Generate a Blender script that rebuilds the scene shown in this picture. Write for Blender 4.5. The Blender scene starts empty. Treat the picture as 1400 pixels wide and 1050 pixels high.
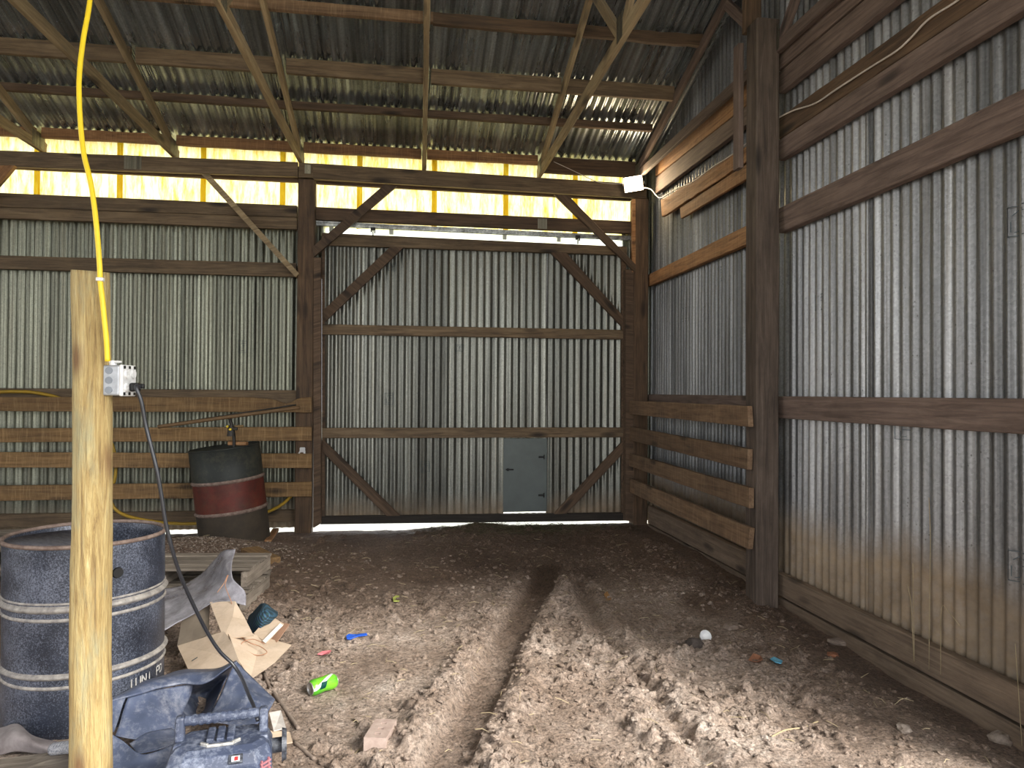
import bpy, bmesh, math, random
import numpy as np
from mathutils import Vector, Matrix, noise as mnoise

random.seed(7)
RNG = np.random.default_rng(7)
S = bpy.context.scene
COL = S.collection

# ------------------------------------------------------------------ camera
F, YAW, PIT, ROL = 999.0, 0.15099, 0.01315, 0.00663
EYE = Vector((0, 0, 1.42))
fwd = Vector((math.sin(YAW) * math.cos(PIT), math.cos(YAW) * math.cos(PIT), math.sin(PIT)))
rt0 = Vector((math.cos(YAW), -math.sin(YAW), 0))
up0 = rt0.cross(fwd)
RT = rt0 * math.cos(ROL) + up0 * math.sin(ROL)
UP = -rt0 * math.sin(ROL) + up0 * math.cos(ROL)
cam_d = bpy.data.cameras.new('camera')
cam = bpy.data.objects.new('camera', cam_d)
COL.objects.link(cam)
cam_d.sensor_width = 36
cam_d.lens = F / 1400 * 36
cam_d.clip_start = 0.05
cam_d.clip_end = 300
m = Matrix((RT, UP, -fwd)).transposed().to_4x4()
m.translation = EYE
cam.matrix_world = m
S.camera = cam


def ray(u, v):
    return fwd + RT * ((u - 700) / F) + UP * ((525 - v) / F)


def pY(u, v, Y):            # photo point -> point on a plane parallel to the back wall
    d = ray(u, v)
    return EYE + d * (Y / d.y)


def pX(u, v, X):            # ... on a plane parallel to the right wall
    d = ray(u, v)
    return EYE + d * (X / d.x)


def pZ(u, v, Z):            # ... on a level plane
    d = ray(u, v)
    return EYE + d * ((Z - EYE.z) / d.z)


def pD(u, v, dep):          # ... at a distance
    return EYE + ray(u, v) * dep


def pP(u, v, a, b):         # ... on the upright plane through two ground points
    n = Vector((b[1] - a[1], a[0] - b[0], 0))
    d = ray(u, v)
    return EYE + d * ((Vector((a[0], a[1], 0)) - EYE).dot(n) / d.dot(n))


# ------------------------------------------------------------------ object helpers
def tag(o, label=None, cat=None, group=None, kind=None):
    if label: o['label'] = label
    if cat: o['category'] = cat
    if group: o['group'] = group
    if kind: o['kind'] = kind
    return o


def mesh(name, verts, faces, mat=None, parent=None, M=None, smooth=False):
    me = bpy.data.meshes.new(name)
    me.from_pydata([tuple(v) for v in verts], [], faces)
    if smooth:
        me.polygons.foreach_set('use_smooth', [True] * len(me.polygons))
    if mat: me.materials.append(mat)
    o = bpy.data.objects.new(name, me)
    COL.objects.link(o)
    if parent:
        o.parent = parent
        o.matrix_parent_inverse = parent.matrix_world.inverted()
    if M is not None: o.matrix_world = M
    return o


def empty(name, loc=(0, 0, 0), rz=0.0, M=None):
    o = bpy.data.objects.new(name, None)
    o.empty_display_size = 0.1
    COL.objects.link(o)
    o.matrix_world = M if M is not None else Matrix.Translation(loc) @ Matrix.Rotation(rz, 4, 'Z')
    return o


def frame(o, x, z):
    x = Vector(x).normalized()
    y = Vector(z).cross(x).normalized()
    z = x.cross(y).normalized()
    M = Matrix((x, y, z)).transposed().to_4x4()
    M.translation = o
    return M


def hsh(s):
    return (hash_str(s) % 10007) * 0.37


def hash_str(s):
    h = 17
    for c in s: h = (h * 131 + ord(c)) % 1000003
    return h


_bn = [0]


def board(name, TL, TR, BR, BL, n, t, mat, parent=None, wob=0.002, ch=0.004, live=0.0, seg=0.12, live_top=None):
    """A sawn timber: the four corners of its face and a thickness t going along n (away from the viewer side)."""
    _bn[0] += 1
    sd = _bn[0] * 7.31
    TL, TR, BR, BL, n = map(Vector, (TL, TR, BR, BL, n))
    n.normalize()
    c = (TL + TR + BR + BL) / 4 + n * t / 2
    ax = ((TR + BR) - (TL + BL)).normalized()
    upv = ((TL - BL) + (TR - BR)).normalized()
    M = frame(c, ax, upv)
    Mi = M.inverted()
    L = ((TR + BR) - (TL + BL)).length / 2
    ns = max(2, int(L / seg))
    vs, fs = [], []
    for i in range(ns + 1):
        s = i / ns
        a = TL.lerp(TR, s)
        b = BL.lerp(BR, s)
        u = (a - b).normalized()
        w1 = mnoise.noise((s * L * 2.2 + sd, 0.3, 1)) * wob + mnoise.noise((s * L * 7 + sd, 5.3, 1)) * live
        w2 = mnoise.noise((s * L * 2.2 + sd, 9.3, 4)) * wob + mnoise.noise((s * L * 6 + sd, 1.3, 7)) * live
        w3 = mnoise.noise((s * L * 1.5 + sd, 4.3, 8)) * wob
        if live_top: w1 += live_top(s)
        a = a + u * w1 + n * w3
        b = b + u * w2 + n * w3
        cc = min(ch, t * 0.3)
        ring = [a - u * cc, a + n * cc, a + n * (t - cc), a - u * cc + n * t,
                b + u * cc + n * t, b + n * (t - cc), b + n * cc, b + u * cc]
        vs += [Mi @ p for p in ring]
    for i in range(ns):
        o = i * 8
        for k in range(8):
            k2 = (k + 1) % 8
            fs.append((o + k, o + k2, o + 8 + k2, o + 8 + k))
    fs.append(tuple(range(7, -1, -1)))
    o = ns * 8
    fs.append(tuple(range(o, o + 8)))
    ob = mesh(name, vs, fs, mat, parent, M)
    bm = bmesh.new(); bm.from_mesh(ob.data)
    bmesh.ops.recalc_face_normals(bm, faces=bm.faces)
    bm.to_mesh(ob.data); bm.free()
    return ob


def stick(name, p0, p1, h, t, upv, mat, parent=None, **k):
    """A timber by its centre line; h along upv, t across."""
    p0, p1, upv = Vector(p0), Vector(p1), Vector(upv)
    ax = (p1 - p0).normalized()
    upv = (upv - ax * upv.dot(ax)).normalized()
    n = ax.cross(upv).normalized()
    o = -n * t / 2
    return board(name, p0 + upv * h / 2 + o, p1 + upv * h / 2 + o, p1 - upv * h / 2 + o, p0 - upv * h / 2 + o, n, t, mat, parent, **k)


def box_bm(bm, c, s, M=None, bev=0.0):
    r = bmesh.ops.create_cube(bm, size=1)
    vs = r['verts']
    for v in vs:
        v.co = Vector((v.co.x * s[0], v.co.y * s[1], v.co.z * s[2]))
    if bev:
        es = list({e for v in vs for e in v.link_edges})
        r2 = bmesh.ops.bevel(bm, geom=es, offset=bev, segments=2, affect='EDGES', profile=0.5)
        vs = list({v for f in r2['faces'] for v in f.verts} | {v for v in vs if v.is_valid})
        # every vert of this island
        seen = set(vs); st = list(vs)
        while st:
            v = st.pop()
            for e in v.link_edges:
                w = e.other_vert(v)
                if w not in seen: seen.add(w); st.append(w)
        vs = list(seen)
    T = Matrix.Translation(c)
    if M is not None: T = T @ M
    bmesh.ops.transform(bm, matrix=T, verts=vs)
    return vs


def bm_obj(name, bm, mat, parent=None, M=None, smooth=False, angle=None):
    me = bpy.data.meshes.new(name)
    bmesh.ops.recalc_face_normals(bm, faces=bm.faces)
    bm.to_mesh(me); bm.free()
    if smooth: me.polygons.foreach_set('use_smooth', [True] * len(me.polygons))
    me.materials.append(mat)
    o = bpy.data.objects.new(name, me)
    COL.objects.link(o)
    if parent:
        o.parent = parent
        o.matrix_parent_inverse = parent.matrix_world.inverted()
    if M is not None: o.matrix_world = M
    return o


def box(name, c, s, mat, parent=None, M=None, bev=0.004):
    bm = bmesh.new()
    box_bm(bm, (0, 0, 0), s, None, bev)
    T = (parent.matrix_world if parent else Matrix()) @ Matrix.Translation(c)
    if M is not None: T = T @ M
    return bm_obj(name, bm, mat, parent, T)


def lathe(name, prof, mat, parent=None, M=None, n=48, fn=None, smooth=True, cap0=True, cap1=True):
    vs, fs = [], []
    for (r, z) in prof:
        for k in range(n):
            a = 2 * math.pi * k / n
            p = Vector((r * math.cos(a), r * math.sin(a), z))
            if fn: p = fn(p, a)
            vs.append(p)
    for i in range(len(prof) - 1):
        for k in range(n):
            k2 = (k + 1) % n
            fs.append((i * n + k, i * n + k2, (i + 1) * n + k2, (i + 1) * n + k))
    if cap0: fs.append(tuple(range(n - 1, -1, -1)))
    if cap1: fs.append(tuple(range((len(prof) - 1) * n, len(prof) * n)))
    return mesh(name, vs, fs, mat, parent, M, smooth)


def spline(pts, k=8):
    pts = [Vector(p) for p in pts]
    P = [pts[0] * 2 - pts[1]] + pts + [pts[-1] * 2 - pts[-2]]
    out = []
    for i in range(1, len(P) - 2):
        for j in range(k):
            t = j / k
            a, b, c, d = P[i - 1], P[i], P[i + 1], P[i + 2]
            out.append(0.5 * ((2 * b) + (c - a) * t + (2 * a - 5 * b + 4 * c - d) * t * t + (3 * b - a - 3 * c + d) * t ** 3))
    out.append(pts[-1])
    return out


def tube(name, pts, r, mat, parent=None, k=8, n=8, smooth_path=True):
    P = spline(pts, k) if smooth_path else [Vector(p) for p in pts]
    vs, fs = [], []
    prev = None
    for i, p in enumerate(P):
        d = (P[min(i + 1, len(P) - 1)] - P[max(i - 1, 0)])
        if d.length < 1e-9: d = Vector((0, 0, 1))
        d.normalize()
        if prev is None:
            a = d.orthogonal().normalized()
        else:
            a = (prev - d * prev.dot(d)).normalized()
        prev = a
        b = d.cross(a)
        for q in range(n):
            th = 2 * math.pi * q / n
            vs.append(p + (a * math.cos(th) + b * math.sin(th)) * r)
    for i in range(len(P) - 1):
        for q in range(n):
            q2 = (q + 1) % n
            fs.append((i * n + q, i * n + q2, (i + 1) * n + q2, (i + 1) * n + q))
    fs.append(tuple(range(n - 1, -1, -1)))
    fs.append(tuple(range((len(P) - 1) * n, len(P) * n)))
    c = sum(P, Vector()) / len(P)
    M = Matrix.Translation(c)
    return mesh(name, [v - c for v in vs], fs, mat, parent, M, True)


def patch_geo(rows, sub, wr, freq, seed, crease):
    g = [spline(r, sub) for r in rows]
    colsN = len(g[0])
    cols = [spline([g[i][j] for i in range(len(g))], sub) for j in range(colsN)]
    R = len(cols[0])
    rf_ = random.Random(int(seed * 10) + 5)
    folds = []
    for _ in range(7):
        dv = Vector((rf_.uniform(-1, 1), rf_.uniform(-1, 1), rf_.uniform(-1, 1))).normalized()
        fq = rf_.uniform(2.5, 8.0)
        folds.append((dv, fq, rf_.uniform(0, 5), 3.2 / fq))
    vs = []
    for i in range(R):
        for j in range(colsN):
            p = cols[j][i].copy()
            q = p * freq + Vector((seed, seed, seed))
            d = Vector((mnoise.noise(q), mnoise.noise(q + Vector((31, 0, 0))), mnoise.noise(q + Vector((0, 57, 0)))))
            cr = 0.0
            for (dv, fq, ph, am) in folds:
                t = p.dot(dv) * fq + ph + 0.35 * mnoise.noise(p * 3.0 + Vector((seed, 0, ph)))
                w = 0.5 + mnoise.noise(p * 2.6 + Vector((ph, seed, 3)))
                cr += am * max(0.0, w) * (abs((t % 1.0) - 0.5) * 2 - 0.5)
            vs.append(p + d * wr * 0.35 + (-ray(700, 525) * 0.6 + Vector((0, 0, 0.8))) * wr * cr * crease)
    fs = [(i * colsN + j, i * colsN + j + 1, (i + 1) * colsN + j + 1, (i + 1) * colsN + j) for i in range(R - 1) for j in range(colsN - 1)]
    return vs, fs


def patch(name, rows, mat, parent=None, sub=10, wr=0.01, freq=9, thick=0.002, seed=0.0, crease=1.0):
    """A cloth or sheet through one or several grids of points, as one mesh."""
    grids = rows if isinstance(rows[0][0], (list, tuple)) else [rows]
    vs, fs = [], []
    for q, r in enumerate(grids):
        v_, f_ = patch_geo(r, sub, wr, freq, seed + q * 0.0, crease)
        fs += [tuple(i + len(vs) for i in f) for f in f_]
        vs += v_
    c = sum(vs, Vector()) / len(vs)
    o = mesh(name, [v - c for v in vs], fs, mat, parent, Matrix.Translation(c), True)
    md = o.modifiers.new('thick', 'SOLIDIFY'); md.thickness = thick; md.offset = 0
    return o


def slab(name, pts, thick, mat, parent=None, bend=0.0):
    """A flat stiff piece (cardboard, paper) by its outline, n-gon split into a fan, with real thickness."""
    pts = [Vector(p) for p in pts]
    c = sum(pts, Vector()) / len(pts)
    n = Vector()
    for i in range(len(pts)):
        n += (pts[i] - c).cross(pts[(i + 1) % len(pts)] - c)
    n.normalize()
    M = frame(c, pts[1] - pts[0], n.cross(pts[1] - pts[0])) if False else Matrix.Translation(c)
    k = len(pts)
    vs = [p - c for p in pts] + [p - c - n * thick for p in pts] + [n * bend, n * (bend - thick)]
    fs = []
    for i in range(k):
        j = (i + 1) % k
        fs += [(i, j, 2 * k), (j + k, i + k, 2 * k + 1), (j, i, i + k, j + k)]
    return mesh(name, vs, fs, mat, parent, M)


# ------------------------------------------------------------------ materials
class NT:
    def __init__(s, name):
        s.m = bpy.data.materials.new(name)
        s.m.use_nodes = True
        s.t = s.m.node_tree
        s.t.nodes.clear()
        s.out = s.t.nodes.new('ShaderNodeOutputMaterial')

    def n(s, typ, props=None, **ins):
        nd = s.t.nodes.new('ShaderNode' + typ)
        for k, v in (props or {}).items(): setattr(nd, k, v)
        for k, v in ins.items():
            key = int(k[1:]) if k[0] == 'i' and k[1:].isdigit() else k.replace('_', ' ')
            s.set(nd.inputs[key], v)
        return nd

    def set(s, sock, v):
        if isinstance(v, bpy.types.NodeSocket): s.t.links.new(v, sock)
        elif isinstance(v, bpy.types.Node): s.t.links.new(v.outputs[0], sock)
        else:
            if hasattr(sock.default_value, '__len__') and len(sock.default_value) == 4 and len(v) == 3: v = (*v, 1)
            sock.default_value = v

    def ramp(s, fac, stops, interp='LINEAR'):
        nd = s.t.nodes.new('ShaderNodeValToRGB')
        cr = nd.color_ramp
        cr.interpolation = interp
        while len(cr.elements) < len(stops): cr.elements.new(0.5)
        for e, (p, c) in zip(cr.elements, stops):
            e.position = p
            e.color = (*c, 1) if hasattr(c, '__len__') else (c, c, c, 1)
        s.set(nd.inputs[0], fac)
        return nd.outputs[0]

    def mix(s, f, a, b, mode='MIX'):
        nd = s.t.nodes.new('ShaderNodeMix')
        nd.data_type = 'RGBA'; nd.blend_type = mode
        s.set(nd.inputs[0], f); s.set(nd.inputs[6], a); s.set(nd.inputs[7], b)
        return nd.outputs[2]

    def math(s, op, a, b=0.0, c=0.0, clamp=False):
        nd = s.t.nodes.new('ShaderNodeMath'); nd.operation = op; nd.use_clamp = clamp
        s.set(nd.inputs[0], a); s.set(nd.inputs[1], b); s.set(nd.inputs[2], c)
        return nd.outputs[0]

    def noise(s, vec, scale=5, detail=4, rough=0.55, dist=0.0):
        return s.n('TexNoise', None, Vector=vec, Scale=scale, Detail=detail, Roughness=rough, Distortion=dist).outputs['Fac']

    def mapv(s, vec, sc=(1, 1, 1), loc=(0, 0, 0)):
        return s.n('Mapping', None, Vector=vec, Scale=sc, Location=loc).outputs[0]

    def coords(s):
        """object coordinates shifted by a per-object random offset"""
        tc = s.n('TexCoord').outputs['Object']
        oi = s.n('ObjectInfo').outputs['Random']
        sh = s.n('CombineXYZ', None, X=s.math('MULTIPLY', oi, 37.0), Y=s.math('MULTIPLY', oi, 91.0), Z=s.math('MULTIPLY', oi, 53.0)).outputs[0]
        return s.n('VectorMath', {'operation': 'ADD'}, i0=tc, i1=sh).outputs[0], oi, tc

    def bump(s, h, st=0.3, dist=0.01):
        return s.n('Bump', None, Height=h, Strength=st, Distance=dist).outputs[0]

    def bsdf(s, **k):
        b = s.n('BsdfPrincipled')
        for kk, v in k.items(): s.set(b.inputs[kk.replace('_', ' ')], v)
        s.t.links.new(b.outputs[0], s.out.inputs[0])
        return b


def wood(name, dark, mid, light, rough=0.8, saw=0.0, stain=0.5, var=0.35, dirt=(0.03, 0.022, 0.016), knots=True):
    N = NT(name)
    v, rnd, tc = N.coords()
    g = N.noise(N.mapv(v, (1.3, 22, 22)), 1.6, 8, 0.65, 0.8)
    g2 = N.noise(N.mapv(v, (4, 130, 130)), 1.0, 3, 0.6)
    col = N.ramp(g, [(0.28, dark), (0.5, mid), (0.74, light)])
    col = N.mix(0.35, col, N.ramp(g2, [(0.3, dark), (0.7, light)]), 'OVERLAY')
    if knots:
        vo = N.n('TexVoronoi', None, Vector=N.mapv(v, (1.7, 6.0, 6.0)), Scale=1.0)
        k = N.ramp(vo.outputs['Distance'], [(0.05, 1.0), (0.15, 0.55), (0.22, 0.0)])
        col = N.mix(k, col, tuple(c * 0.35 for c in dark))
    st = N.noise(N.mapv(v, (1.5, 3, 3)), 1.7, 6, 0.7)
    st = N.ramp(st, [(0.45, 0.0), (0.68, 1.0)])
    col = N.mix(N.math('MULTIPLY', st, stain), col, dirt)
    if saw:
        sw = N.noise(N.mapv(v, (70, 5, 5)), 1.0, 4, 0.7)
        col = N.mix(N.math('MULTIPLY', N.ramp(sw, [(0.5, 0.0), (0.72, 1.0)]), saw), col, tuple(min(1, c * 1.6) for c in light))
    val = N.math('MULTIPLY_ADD', rnd, 2 * var, 1 - var)
    hs = N.n('HueSaturation', None, Value=val, Color=col, Saturation=1.0).outputs[0]
    bh = N.math('ADD', g, N.math('MULTIPLY', g2, 0.7))
    N.bsdf(Base_Color=hs, Roughness=rough, Normal=N.bump(bh, 0.5, 0.006))
    return N.m


W_POST = wood('dark post wood', (0.05, 0.030, 0.017), (0.14, 0.087, 0.049), (0.23, 0.152, 0.086), stain=0.45, var=0.15)
W_BEAM = wood('weathered beam wood', (0.07, 0.048, 0.03), (0.19, 0.135, 0.08), (0.30, 0.225, 0.14), stain=0.45, var=0.2)
W_TRUSS = wood('truss lumber', (0.19, 0.14, 0.08), (0.34, 0.265, 0.16), (0.50, 0.41, 0.27), stain=0.35, var=0.2, dirt=(0.08, 0.06, 0.04))
W_FENCE = wood('rough tan board', (0.13, 0.075, 0.03), (0.25, 0.155, 0.065), (0.36, 0.24, 0.115), stain=0.35, saw=0.35, var=0.2)
W_ORANGE = wood('orange wood with painted light', (0.13, 0.065, 0.028), (0.31, 0.17, 0.075), (0.45, 0.27, 0.13), stain=0.35, saw=0.2, var=0.25)  # orange with painted-in light, for eave timbers and boards near the lamp
W_GIRT = wood('greyed girt wood', (0.085, 0.06, 0.05), (0.19, 0.14, 0.115), (0.29, 0.22, 0.185), stain=0.35, var=0.15)
W_GREY = wood('grey pallet wood', (0.09, 0.075, 0.06), (0.2, 0.17, 0.14), (0.34, 0.3, 0.25), stain=0.45, var=0.3)
W_RED = wood('rust brown wood', (0.05, 0.031, 0.018), (0.13, 0.083, 0.05), (0.21, 0.143, 0.09), stain=0.4, var=0.2)


W_STALL = wood('brown stall board', (0.10, 0.06, 0.032), (0.21, 0.135, 0.078), (0.32, 0.22, 0.135), stain=0.4, saw=0.3, var=0.22)
W_SKIRT = wood('muddy skirt board', (0.11, 0.08, 0.057), (0.22, 0.165, 0.118), (0.32, 0.25, 0.185), stain=0.4, var=0.12)
W_DARK = wood('nearly black wood', (0.012, 0.01, 0.007), (0.035, 0.027, 0.02), (0.07, 0.055, 0.04), stain=0.3, var=0.1)  # very dark tone for the door's bottom rail
W_POSTG = wood('greyed dark post', (0.05, 0.037, 0.028), (0.13, 0.097, 0.075), (0.22, 0.175, 0.14), stain=0.5, var=0.1)


def galv(name, base=(0.46, 0.47, 0.47), rough=0.42, mud=None, metallic=0.75, spots=0.7, spec=90):
    N = NT(name)
    v, rnd, tc = N.coords()
    pos = N.n('NewGeometry').outputs['Position']
    sp = N.n('TexVoronoi', None, Vector=N.mapv(v, (1, 1, 1)), Scale=spec).outputs['Color']
    spv = N.n('RGBToBW', None, Color=sp).outputs[0]
    big = N.noise(N.mapv(v, (3, 0.5, 3)), 1.5, 5, 0.6)
    fac = N.math('ADD', N.math('MULTIPLY', spv, 0.35), N.math('MULTIPLY', big, 0.9))
    col = N.ramp(fac, [(0.3, tuple(c * 0.62 for c in base)), (0.95, tuple(min(1, c * 1.3) for c in base))])
    streak = N.noise(N.mapv(v, (26, 0.6, 26)), 1.0, 4, 0.6)
    col = N.mix(N.math('MULTIPLY', N.ramp(streak, [(0.52, 0.0), (0.75, 1.0)]), 0.45), col, (0.16, 0.13, 0.085))
    rib = N.noise(N.mapv(v, (15, 0.22, 15)), 1.0, 3, 0.7)
    col = N.mix(1.0, col, N.ramp(rib, [(0.3, 0.42), (0.5, 0.9), (0.7, 1.5)]), 'MULTIPLY')
    # fly specks and scratches
    fl = N.n('TexVoronoi', None, Vector=N.mapv(v, (1, 0.7, 1)), Scale=34).outputs['Distance']
    flm = N.math('MULTIPLY', N.ramp(fl, [(0.09, 1.0), (0.16, 0.0)]), N.ramp(N.noise(v, 7, 2), [(0.45, 0.0), (0.6, 1.0)]))
    col = N.mix(N.math('MULTIPLY', flm, spots), col, (0.03, 0.028, 0.022))
    met = N.math('SUBTRACT', metallic, N.math('MULTIPLY', flm, metallic * 0.9))
    rg = N.math('MULTIPLY_ADD', big, 0.35, rough - 0.15)
    if mud:
        top, amp = mud
        sx = N.n('SeparateXYZ', None, Vector=pos)
        edge = N.noise(N.mapv(pos, (1.0, 1.0, 0.35)), 1.3, 5, 0.6)
        lim = N.math('MULTIPLY_ADD', edge, amp, top - amp * 0.5)
        mk = N.n('MapRange', None, Value=N.math('SUBTRACT', lim, sx.outputs[2]), i1=-0.08, i2=0.16, i3=0.0, i4=1.0).outputs[0]
        mk = N.math('MULTIPLY', mk, N.ramp(N.noise(v, 18, 5, 0.7), [(0.25, 0.75), (0.6, 1.0)]))
        mc = N.ramp(N.noise(v, 5, 6, 0.7), [(0.3, (0.16, 0.115, 0.072)), (0.7, (0.30, 0.23, 0.155))])
        col = N.mix(mk, col, mc)
        met = N.math('MULTIPLY', met, N.math('SUBTRACT', 1.0, mk))
        rg = N.math('ADD', rg, N.math('MULTIPLY', mk, 0.4))
    val = N.math('MULTIPLY_ADD', rnd, 0.4, 0.8)
    col = N.n('HueSaturation', None, Value=val, Color=col).outputs[0]
    N.bsdf(Base_Color=col, Metallic=met, Roughness=rg, Normal=N.bump(N.math('ADD', spv, N.math('MULTIPLY', big, 3.0)), 0.12, 0.002))
    return N.m


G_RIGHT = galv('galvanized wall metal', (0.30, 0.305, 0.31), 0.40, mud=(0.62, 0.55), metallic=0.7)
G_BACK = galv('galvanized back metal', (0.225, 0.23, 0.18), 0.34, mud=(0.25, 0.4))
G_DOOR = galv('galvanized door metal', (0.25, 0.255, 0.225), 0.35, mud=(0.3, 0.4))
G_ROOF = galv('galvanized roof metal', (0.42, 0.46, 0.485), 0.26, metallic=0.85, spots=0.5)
G_TRIM = galv('galvanized track metal', (0.4, 0.41, 0.4), 0.4)
G_PLATE = galv('nail plate metal', (0.27, 0.25, 0.19), 0.5, spec=260)


def simple(name, col, rough=0.6, metallic=0.0, nscale=14, var=0.25, bump=0.15, col2=None, dust=0.0, dustc=(0.35, 0.33, 0.31), dscale=60, **kw):
    N = NT(name)
    v, rnd, tc = N.coords()
    f = N.noise(v, nscale, 6, 0.65)
    c2 = col2 or tuple(c * (1 - var) for c in col)
    c = N.ramp(f, [(0.3, c2), (0.68, col)])
    if dust:
        d = N.ramp(N.math('ADD', N.noise(v, dscale, 4, 0.8), N.math('MULTIPLY', N.noise(v, 4, 3), 0.5)), [(0.72, 0.0), (0.95, 1.0)])
        c = N.mix(N.math('MULTIPLY', d, dust), c, dustc)
    N.bsdf(Base_Color=c, Roughness=rough, Metallic=metallic, Normal=N.bump(f, bump, 0.004), **kw)
    return N.m


def fiberglass(name, tint, stainc):
    N = NT(name)
    v, rnd, tc = N.coords()
    pos = N.n('NewGeometry').outputs['Position']
    st = N.noise(N.mapv(pos, (9, 9, 1.6)), 1.6, 6, 0.7)
    st2 = N.noise(N.mapv(pos, (40, 40, 8)), 1.0, 4, 0.7)
    f = N.math('ADD', N.math('MULTIPLY', st, 0.75), N.math('MULTIPLY', st2, 0.35))
    col = N.ramp(f, [(0.40, tint), (0.54, tuple((a + b) / 2 for a, b in zip(tint, stainc))), (0.68, stainc)])
    tr = N.n('BsdfTranslucent', None, Color=col)
    df = N.n('BsdfDiffuse', None, Color=col)
    mx = N.n('MixShader', None, i0=0.1, i1=tr.outputs[0], i2=df.outputs[0])
    N.t.links.new(mx.outputs[0], N.out.inputs[0])
    return N.m


FG = fiberglass('yellow fiberglass', (0.96, 0.91, 0.60), (0.66, 0.46, 0.06))
FGO = fiberglass('doubled yellow fiberglass', (0.44, 0.34, 0.035), (0.36, 0.25, 0.02))
FGW = fiberglass('white fiberglass', (0.93, 0.97, 0.92), (0.75, 0.78, 0.5))


def mud_mat():
    N = NT('muddy earth floor')
    pos = N.n('NewGeometry').outputs['Position']
    at = N.n('Attribute', {'attribute_name': 'wet_shade'}).outputs['Fac']
    a = N.noise(pos, 1.1, 5, 0.6)
    b = N.noise(pos, 9, 8, 0.7)
    c = N.noise(pos, 70, 5, 0.75)
    f = N.math('ADD', N.math('MULTIPLY', a, 0.45), N.math('ADD', N.math('MULTIPLY', b, 0.35), N.math('MULTIPLY', c, 0.25)))
    dry = N.ramp(f, [(0.36, (0.17, 0.115, 0.08)), (0.48, (0.34, 0.25, 0.19)), (0.58, (0.52, 0.41, 0.335)), (0.68, (0.74, 0.64, 0.56))])
    wet_shade = N.ramp(f, [(0.36, (0.08, 0.048, 0.03)), (0.55, (0.165, 0.105, 0.07)), (0.72, (0.26, 0.18, 0.128))])
    col = N.mix(at, dry, wet_shade)
    sp = N.noise(pos, 46, 6, 0.85)
    col = N.mix(1.0, col, N.ramp(sp, [(0.36, 0.22), (0.46, 0.8), (0.60, 1.35)]), 'MULTIPLY')
    vo = N.n('TexVoronoi', None, Vector=pos, Scale=55).outputs['Distance']
    h = N.math('ADD', N.math('MULTIPLY', b, 1.2), N.math('ADD', N.math('MULTIPLY', c, 0.9), N.math('MULTIPLY', vo, -0.3)))
    rg = N.math('SUBTRACT', 0.92, N.math('MULTIPLY', at, 0.22))
    N.bsdf(Base_Color=col, Roughness=rg, Normal=N.bump(h, 0.95, 0.035))
    return N.m


MUD = mud_mat()
M_CLOD = simple('dry clod', (0.42, 0.34, 0.28), 0.95, nscale=30, col2=(0.17, 0.12, 0.09), bump=0.5)
M_STONE = simple('pale stone', (0.36, 0.30, 0.25), 0.9, nscale=40, col2=(0.16, 0.12, 0.09), bump=0.4)
M_STRAW = simple('straw', (0.42, 0.34, 0.21), 0.8, nscale=8, col2=(0.22, 0.17, 0.09))
M_OUT = simple('pale gravel yard', (0.62, 0.6, 0.54), 0.95, nscale=3, col2=(0.45, 0.46, 0.36))

# ------------------------------------------------------------------ floor
def fbm(x, y, sc, octv=5, seed=0, gain=0.5):
    out = np.zeros_like(x); amp = 1.0; tot = 0
    for o in range(octv):
        r = np.random.default_rng(seed * 101 + o)
        tab = r.random((256, 256))
        X, Y = x * sc, y * sc
        xi = np.floor(X).astype(int); yi = np.floor(Y).astype(int)
        fx = X - xi; fy = Y - yi
        fx = fx * fx * (3 - 2 * fx); fy = fy * fy * (3 - 2 * fy)
        g = lambda i, j: tab[(xi + i) % 256, (yi + j) % 256]
        v = (g(0, 0) * (1 - fx) + g(1, 0) * fx) * (1 - fy) + (g(0, 1) * (1 - fx) + g(1, 1) * fx) * fy
        out += amp * (v - 0.5); tot += amp; amp *= gain; sc *= 2.03
    return out / tot * 2


xs = np.concatenate([np.arange(-12, -5.0, 0.25), np.arange(-5.0, 2.62, 0.016), [2.66, 2.72]])
ys = np.concatenate([np.arange(-3.5, 1.9, 0.2), np.arange(1.9, 7.95, 0.016), [7.97]])
ys = ys[ys < 7.74]
GX, GY = np.meshgrid(xs, ys, indexing='ij')


def seg_dist(px_pts):
    P = [pZ(u, v, 0) for u, v in px_pts]
    best = np.full(GX.shape, 9.0); side = np.zeros(GX.shape)
    for a, b in zip(P[:-1], P[1:]):
        dx, dy = b.x - a.x, b.y - a.y
        L2 = dx * dx + dy * dy
        t = np.clip(((GX - a.x) * dx + (GY - a.y) * dy) / L2, 0, 1)
        ex, ey = GX - (a.x + t * dx), GY - (a.y + t * dy)
        d = np.hypot(ex, ey)
        s = np.sign(dx * ey - dy * ex)
        mk = d < best
        best = np.where(mk, d, best); side = np.where(mk, s, side)
    return best, side


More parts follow.
